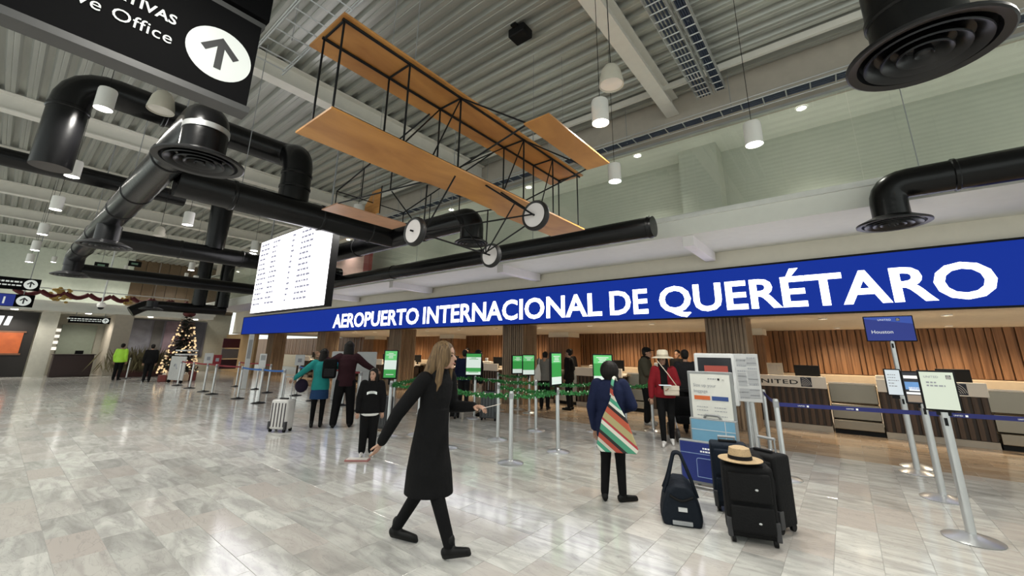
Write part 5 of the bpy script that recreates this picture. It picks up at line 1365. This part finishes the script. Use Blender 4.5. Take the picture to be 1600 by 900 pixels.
MB().lathe([(0.0005, 0.12), (0.06, 0.122), (0.095, 0.10), (0.105, 0.03), (0.11, 0.0), (0.16, -0.012), (0.20, -0.03), (0.20, -0.036), (0.16, -0.02), (0.10, -0.01)], (0, 0, 0), 30).build('hat', M_cream, h2, smooth=50); MB().lathe([(0.111, 0.0), (0.107, 0.03), (0.104, 0.03)], (0, 0, 0), 30).build('hat_band', mat('band_tan', (0.4, 0.35, 0.26), 0.6), h2)
cb = empty('crossbody_bag', (-2.53, 7.76, 0.86), R(-150), 'cream crossbody bag on the person in red', 'bag'); MB().rbox(-0.13, 0.13, -0.04, 0.04, 0, 0.17, 0.03).build('bag_body', mat('bag_cream', (0.60, 0.53, 0.43), 0.5), cb, smooth=40); MB().rbox(-0.13, 0.13, 0.03, 0.05, 0.09, 0.17, 0.01).build('flap', mat('bag_cream', (0.6, 0.53, 0.43)), cb)
MB().path([(-0.1, 0, 0.16), (0.05, 0.02, 0.38), (0.2, -0.06, 0.60)], 0.008, 6).build('bag_strap', mat('bag_cream', (0.6, 0.53, 0.43)), cb)
pp_ = empty('white_paper', (-2.60, 7.66, 1.03), R(-150), 'white papers held by the person in red', 'paper'); MB().box(-0.10, 0.10, -0.05, 0.05, 0, 0.012).build('sheet', M_paper2, pp_)

# --- olive man, stroller, others
oli = dict(head=(0, 0.06, 1.57), eR=(0.20, 0.05, 1.12), wR=(0.10, 0.26, 1.10), eL=(-0.20, 0.05, 1.12), wL=(-0.10, 0.26, 1.08))
oj = person('man in an olive jacket and black cap standing sideways', (-3.75, 9.75, 0), R(-75), 1.72, oli, 0.014, M_skin2, dict(m=C_olive, g=0.055, hem=0.80), dict(m=C_black, g=0.03), mat('shoe_grey', (0.3, 0.29, 0.28), 0.6), ('short', H_black))[0]
blob('cap', MB().ell((0, 0.05 * 1.01, 1.655), (0.092, 0.105, 0.075), 16, 10).rbox(-0.06, 0.06, 0.13, 0.22, 1.64, 1.66, 0.008), C_black, oj, 0.012, 2)
blob('neck_scarf', MB().ell((0, 0.02, 1.47), (0.11, 0.11, 0.06), 16, 10), C_black, oj, 0.014, 2)
st = empty('stroller', (-2.62, 8.72, 0), R(30), 'black folded stroller behind the person in red', 'stroller')
mb = MB()
for sx in (-0.22, 0.22):
    MB().tube((sx, -0.35, 0.12), (sx, 0.3, 0.85), 0.014, 8).build('side_tube', M_silver, st); MB().tube((sx, 0.35, 0.1), (sx, -0.1, 0.5), 0.014, 8).build('side_tube', M_blackm, st)
for sx in (-0.24, 0.24):
    for sy in (-0.36, 0.36): MB().path([(sx - 0.02, sy, 0.12), (sx + 0.02, sy, 0.12)], 0.12, 20).build('wheel', M_tyre, st, smooth=40)
blob('seat', MB().rbox(-0.2, 0.2, -0.2, 0.2, 0.28, 0.42, 0.05).rbox(-0.2, 0.2, 0.05, 0.25, 0.35, 0.75, 0.05), C_black, st, 0.02, 3); MB().tube((-0.22, 0.32, 0.88), (0.22, 0.32, 0.88), 0.016, 8).build('handle', M_blackm, st)
def bystander(label, loc, rz, H, tm, bm_, hair=('short', H_black), pose=None, shoes=S_black, skin=None, vox=0.018):
    return person(label, loc, R(rz), H, pose, vox, skin or M_skin2, dict(m=tm, g=0.04), dict(m=bm_, g=0.02), shoes, hair)
bystander('person in a beige coat half hidden behind the sizer poster', (-2.2, 9.0, 0), 20, 1.5, C_brown, C_beige)
bystander('dark haired person in black behind the person in red', (-2.72, 9.4, 0), 10, 1.66, C_dark, C_black)
bystander('person in a grey hoodie seen from behind at the counter', (-6.85, 10.1, 0), 20, 1.62, C_grey, C_black, pose=dict(head=(0, 0.12, 1.54), chest=(0, 0.06, 1.27), eL=(-0.2, 0.15, 1.15), eR=(0.2, 0.15, 1.15), wL=(-0.15, 0.36, 1.05), wR=(0.15, 0.36, 1.05)))
wb = empty('white_bag', (-6.95, 9.88, 0.78), R(40), 'white shoulder bag on the back of the grey hoodie', 'bag'); blob('bag_body', MB().loft([(0, 0, 0, 0.10, 0.04), (0, 0, 0.2, 0.11, 0.06), (0.04, 0, 0.45, 0.03, 0.02)], 16), C_white, wb, 0.014, 3); MB().tube((0.04, 0, 0.42), (0.08, 0.12, 0.62), 0.01, 6).build('bag_strap', C_white, wb)
bystander('person in black beside the grey hoodie at the counter', (-6.30, 10.55, 0), 100, 1.66, C_black, C_black)
bystander('person with beige trousers and black top under the green garland', (-7.45, 7.95, 0), -60, 1.6, C_black, C_beige)
bystander('person in navy partly hidden by the hair of the walking woman', (-8.4, 8.4, 0), 40, 1.6, C_navy, C_dark)
for i, (x, l) in enumerate(((-7.55, 'attendant in a dark suit behind the counter near the slatted column'), (-3.9, 'attendant in black behind the counter beside the navy woman'), (-16.6, 'attendant behind the far left counters'), (-12.6, 'attendant in black behind the counter left of the column'))):
    bystander(l, (x, 12.75, 0), 170, 1.68, C_black, C_black)
bystander('security guard in a bright yellow green vest', (-27.1, 4.0, 0), 60, 1.68, C_vis, C_black, vox=0.02)
bystander('person in black pushing a cart near the christmas tree', (-24.9, 4.7, 0), 80, 1.66, C_black, C_black, vox=0.02)

# ================================================================== FAR LEFT
ct = empty('luggage_cart', (-23.6, 5.45, 0), R(15), 'grey cart with a logo plate in front of the christmas tree', 'cart')
MB().rbox(-0.55, 0.55, -0.03, 0.03, 0.12, 1.15, 0.02).build('panel', mat('cart_panel', (0.50, 0.50, 0.49), 0.5), ct); MB().path([(-0.2 + 0.05 * k, -0.032, 0.72 + 0.1 * math.sin(k)) for k in range(6)], 0.03, 6).build('logo', M_txtgrey, ct)
MB().box(-0.4, 0.4, 0.0, 0.5, 1.2, 1.26).box(-0.4, 0.4, 0.0, 0.5, 1.38, 1.44).build('top_rack', M_lgrey, ct)
for sx in (-0.45, 0.45): MB().path([(sx - 0.03, 0, 0.07), (sx + 0.03, 0, 0.07)], 0.07, 12).build('wheel', M_blackm, ct)
tr = empty('christmas_tree', (-26.0, 6.05, 0), 0, 'tall christmas tree with gold lights and ribbons', 'christmas tree')
M_tree = mat('tree_dark', (0.020, 0.022, 0.012), 0.8, var=0.4, nscale=20); M_gold = emis('tree_gold', (1.0, 0.72, 0.40), 0.95); M_rib = mat('tree_ribbon', (0.16, 0.035, 0.03), 0.6); M_bow = mat('tree_bow', (0.70, 0.50, 0.34), 0.5)
MB().tube((0, 0, 0), (0, 0, 0.5), 0.1, 10).build('trunk', mat('trunk', (0.05, 0.03, 0.02), 0.8), tr)
mb = MB()
for i in range(2600):
    z = 0.35 + 2.9 * (1 - math.sqrt(random.random())); rm = 0.66 * (1 - (z - 0.3) / 3.3) + 0.06; a = random.uniform(0, 6.283); q = rm * math.sqrt(random.random())
    c = Vector((q * math.cos(a), q * math.sin(a), z)); w = Vector((math.cos(a), math.sin(a), -0.25)).normalized() * random.uniform(0.15, 0.28); u = w.cross(Vector((0, 0, 1))).normalized() * 0.05
    mb.add([c - u, c + w - u * 0.3, c + w + u * 0.3, c + u], [(0, 1, 2, 3)])
o = mb.build('needles', M_tree, tr); o['kind'] = 'stuff'
mb, mr, mw = MB(), MB(), MB()
for i in range(290):
    z = 0.3 + 2.75 * (1 - math.sqrt(random.random())); rm = 0.72 * (1 - (z - 0.3) / 3.3) + 0.09; a = random.uniform(0, 6.283); c = (rm * math.cos(a), rm * math.sin(a), z)
    (mb if i % 5 < 3 else mr if i % 5 == 3 else mw).ell(c, (0.042, 0.042, 0.042), 6, 4)
o = mb.build('fairy_lights', M_gold, tr); o['kind'] = 'stuff'
o = mr.build('red_baubles', M_rib, tr); o['kind'] = 'stuff'
o = mw.build('pale_bows', M_bow, tr); o['kind'] = 'stuff'
blob('tree_topper', MB().ell((0, 0, 3.2), (0.28, 0.28, 0.16), 12, 8).ell((0.1, 0.0, 3.4), (0.14, 0.14, 0.14), 10, 6), M_rib, tr, 0.04, 2)
for k, y in enumerate((0.4, 3.0, 5.6, 7.8)):
    e = empty('mezzanine_downlight', (-31.9 if k != 0 else -31.5, y, 3.235), 0, ORD[k] + ' round downlight from the left under the mezzanine', 'downlight', 'mezzanine downlights')
    MB().lathe([(0.0005, 0.0), (0.11, 0.0), (0.12, 0.014)], (0, 0, 0), 20).build('lens', M_glow, e)
    ld = bpy.data.lights.new('mezzanine_lamp', 'SPOT'); ld.energy = 260; ld.color = (1.0, 0.95, 0.85); ld.spot_size = R(150); ld.spot_blend = 0.6; ld.shadow_soft_size = 0.1
    lo = bpy.data.objects.new('mezzanine_lamp', ld); COL.objects.link(lo); lo.parent = e; lo.location = (0, 0, -0.02)
for k, y in enumerate((1.2, 4.0, 6.8)):
    pendant((-31.6, y, 5.75), ORD[k] + ' pendant lamp from the left above the mezzanine')
# shop, desk, posters
sh = empty('dark_shop', (-32.9, -0.6, 0), 0, 'dark shop front at the far left with a lit orange picture', 'shop')
MB().box(0, 0.3, -6, 1.9, 0, 3.2).build('front', mat('shop_dark', (0.016, 0.013, 0.012), 0.5), sh)
MB().box(0.3, 0.34, 0.2, 1.55, 1.14, 2.15).build('lit_picture', mat('orange_picture', (0.5, 0.12, 0.03), 0.5, emit=(0.42, 0.10, 0.03), estr=0.6, var=0.5, nscale=3, col2=(0.12, 0.02, 0.01)), sh)
for z_ in (1.06, 2.15): MB().box(0.3, 0.35, 0.12, 1.63, z_, z_ + 0.08).build('picture_frame', mat('frame_brown', (0.2, 0.09, 0.05), 0.5), sh)
for k in range(2): MB().prism([(0, 0), (0.16, 0), (0.22, 0.45), (0.06, 0.45)], (0.31, 0.55 + 0.26 * k, 2.5), (0, 1, 0), (0, 0, 1), (0.04, 0, 0)).build('lettering', emis('shop_white', (1, 1, 1), 1.2), sh)
MB().box(0.3, 0.7, 0.3, 0.9, 0, 1.0).build('counter', mat('shop_counter', (0.06, 0.045, 0.03), 0.5), sh)
dk = empty('reception_desk', (-31.6, 2.85, 0), 0, 'dark brown reception desk under the mezzanine', 'desk')
MB().rbox(-0.4, 0.4, -0.75, 0.72, 0, 1.08, 0.03).build('body', mat('desk_brown', (0.032, 0.012, 0.010), 0.45), dk); MB().rbox(-0.45, 0.45, -0.8, 0.77, 1.08, 1.12, 0.01).build('top', mat('desk_top', (0.02, 0.01, 0.008), 0.4), dk); MB().box(-0.1, 0.1, 0.0, 0.3, 1.12, 1.3).build('monitor', M_blackm, dk)
sf = empty('lit_shelf', (-34.0, 2.25, 1.3), 0, 'column of small lit shelves behind the reception desk', 'shelf')
for k in range(4): MB().box(0, 0.05, -0.15, 0.35, k * 0.33, k * 0.33 + 0.16).build('lit_shelf_board', emis('shelf_glow', (1.0, 0.95, 0.85), 0.9), sf)
ps = empty('mural', (-33.995, 6.8, 0.9), 0, 'purple grey mural wall behind the christmas tree', 'mural')
MB().box(0, 0.08, -1.8, 2.2, 0, 2.3).build('panel', mat('mural_a', (0.13, 0.125, 0.15), 0.5, var=0.4, nscale=0.9), ps)
for k, (y0, y1, c) in enumerate(((-1.7, -0.7, (0.18, 0.18, 0.21)), (-0.6, -0.1, (0.09, 0.085, 0.08)), (0.0, 0.8, (0.20, 0.14, 0.17)), (0.9, 1.5, (0.12, 0.07, 0.05)), (1.5, 2.1, (0.07, 0.07, 0.09)))):
    MB().box(0.08, 0.11, y0, y1, 0.05, 2.25).build('mural_field', mat('mural_%d' % k, c, 0.5, var=0.5, nscale=1.4), ps)
pt = empty('potted_plants', (-29.8, 5.1, 0), 0, 'bushy plants with brown and yellow leaves beside the guard', 'plants')
mb = MB()
for i in range(500):
    c = Vector((random.gauss(0, 0.3), random.gauss(0.2, 0.6), 0.2)); w = Vector((random.gauss(0, 0.3), random.gauss(0, 0.35), 1)).normalized() * random.uniform(0.5, 1.5); u = w.orthogonal().normalized() * 0.035
    mb.add([c - u, c + w * 0.6 - u, c + w, c + w * 0.6 + u], [(0, 1, 2, 3)])
o = mb.build('leaves', mat('plant_leaf', (0.15, 0.12, 0.05), 0.7, var=0.5, nscale=3), pt); o['kind'] = 'stuff'
MB().rbox(-0.4, 0.4, -0.7, 1.1, 0, 0.35, 0.03).build('planter', mat('planter_red', (0.06, 0.015, 0.012), 0.5), pt)
gf = empty('gift_boxes', (-24.75, 5.3, 0), 0, 'pile of gold decorations at the foot of the tree', 'decoration')
for k in range(5): MB().rbox(-0.2, 0.2, -0.2 + k * 0.28, 0.05 + k * 0.28, 0, 0.3 + 0.12 * (k % 3), 0.03).build('gift_box', M_bow if k % 2 else M_rib, gf)
# garland drape on mezzanine
dr_ = empty('red_drape', (-30.85, 0.2, 3.76), 0, 'dark red drape along the mezzanine rail', 'drape')
mb = MB()
for k in range(8): mb.path([(0.04 * math.sin(j), k * 0.85 + 0.85 * j / 6, 0.42 - 0.22 * math.sin(math.pi * j / 6)) for j in range(7)], 0.11, 8)
mb.build('swag', mat('drape_red', (0.10, 0.008, 0.012), 0.7, bump=0.4), dr_); MB().box(-0.02, 0.02, 0, 6.8, 0.55, 0.6).build('rail', M_lgrey, dr_)
for i, (y, l) in enumerate(((1.75, 'gold bow garland on the mezzanine rail, larger left one'), (4.25, 'smaller gold bow on the mezzanine rail, right one'))):
    e = empty('gold_bow', (-30.87, y, 3.70), 0, l, 'bow'); sc_ = 1.0 - 0.4 * i; mb = MB()
    for k in range(46):
        a = random.uniform(0, 6.28); q = random.uniform(0.1, 0.42) * sc_; mb.ell((random.uniform(0, 0.1), q * math.cos(a), 0.32 + q * math.sin(a)), (0.03, 0.09 * sc_, 0.06 * sc_), 6, 4)
    mb.build('ribbon_loops', mat('bow_gold', (0.50, 0.33, 0.09), 0.35, 0.4), e)
for i, (x, y, l) in enumerate(((-30.5, 2.6, 'small black exit sign above the mezzanine, left one'), (-30.5, 3.9, 'small black exit sign above the mezzanine, right one'))):
    e = empty('exit_sign', (x, y, 5.6 + 0.3 * i), 0, l, 'sign'); MB().box(-0.06, 0, 0, 0.55, 0, 0.3).build('panel', M_blackm, e); MB().box(0.001, 0.006, 0.12, 0.4, 0.1, 0.2).build('print', mat('exit_green', (0.2, 0.35, 0.25), 0.5), e); MB().tube((-0.03, 0.27, 0.3), (-0.03, 0.27, 1.16 - 0.3 * i), 0.01, 6).build('hanger', M_grey, e)
cmr = empty('dome_camera', (-22.0, 2.35, 2.98), 0, 'white dome camera on a pole below the mezzanine bow', 'camera')
MB().ell((0, 0, 0.1), (0.13, 0.13, 0.13), 16, 10).build('housing', M_lamp, cmr, smooth=True); MB().ell((0, 0, 0.03), (0.10, 0.10, 0.10), 14, 8).build('dome', M_blackm, cmr, smooth=True); MB().tube((0, 0, 0.2), (0, 0, 3.77), 0.025, 8).build('pole', M_lgrey, cmr)
# kiosks and small signs in the left queue
def small_sign(x, y, z, w, h, m, label, rz=None):
    e = empty('queue_sign', (x, y, z), FC(x, y) if rz is None else rz, label, 'sign', 'small queue signs')
    MB().rbox(-w / 2, w / 2, -0.012, 0.012, 0, h, 0.006).build('plate', m, e); MB().box(-w * 0.2, w * 0.2, -0.016, -0.013, h * 0.3, h * 0.65).build('print', M_txtgrey, e)
small_sign(-18.5, 5.15, 1.0, 0.26, 0.36, M_lgrey, 'small white framed sign on a far left queue post')
small_sign(-17.3, 5.08, 1.0, 0.24, 0.32, M_red, 'small red framed sign on a far left queue post')
small_sign(-15.0, 6.88, 1.0, 0.30, 0.36, M_lgrey, 'white framed sign above the blue belt')
for i, (x, y, l) in enumerate(((-13.72, 5.2, 'slim white dispenser on the post left of the blue kiosk'), (-18.6, 6.5, 'tall white totem sign beside the tan wall'))):
    e = empty('sign_totem', (x, y, 0.99 if i == 0 else 0), FC(x, y), l, 'totem'); hh = 0.42 if i == 0 else 2.1
    MB().rbox(-0.09, 0.09, -0.04, 0.04, 0.01, hh, 0.015).build('body', M_lgrey, e); MB().box(-0.06, 0.06, -0.044, -0.04, hh * 0.55, hh * 0.9).build('print', M_grey, e)
for i, (x, y, l) in enumerate(((-13.0, 7.3, 'check-in kiosk with a bright blue screen behind the left belts'), (-12.0, 7.6, 'grey check-in kiosk right of the blue screen one'))):
    e = empty('blue_kiosk', (x, y, 0), FC(x, y), l, 'kiosk')
    MB().rbox(-0.3, 0.3, -0.12, 0.12, 0.9, 1.5, 0.04).build('head', M_lgrey, e); MB().rbox(-0.2, 0.2, -0.08, 0.12, 0, 0.95, 0.03).build('pedestal', M_lgrey, e)
    MB().box(-0.24, 0.24, -0.126, -0.12, 0.98, 1.36).build('display', emis('kiosk_blue', (0.02, 0.20, 0.62), 0.9) if i == 0 else M_lgrey, e)
tv = empty('wall_screens', (-29.5, 9.2, 0), R(-90), 'stack of dark ad panels beside the tan wall', 'ad panel')
for k in range(3): MB().rbox(-0.5, 0.4, -0.05, 0.05, 0.3 + 0.62 * k, 0.85 + 0.62 * k, 0.02).build('ad_panel', mat('ad_%d' % k, ((0.06, 0.02, 0.03), (0.2, 0.18, 0.18), (0.10, 0.015, 0.02))[k], 0.4), tv)
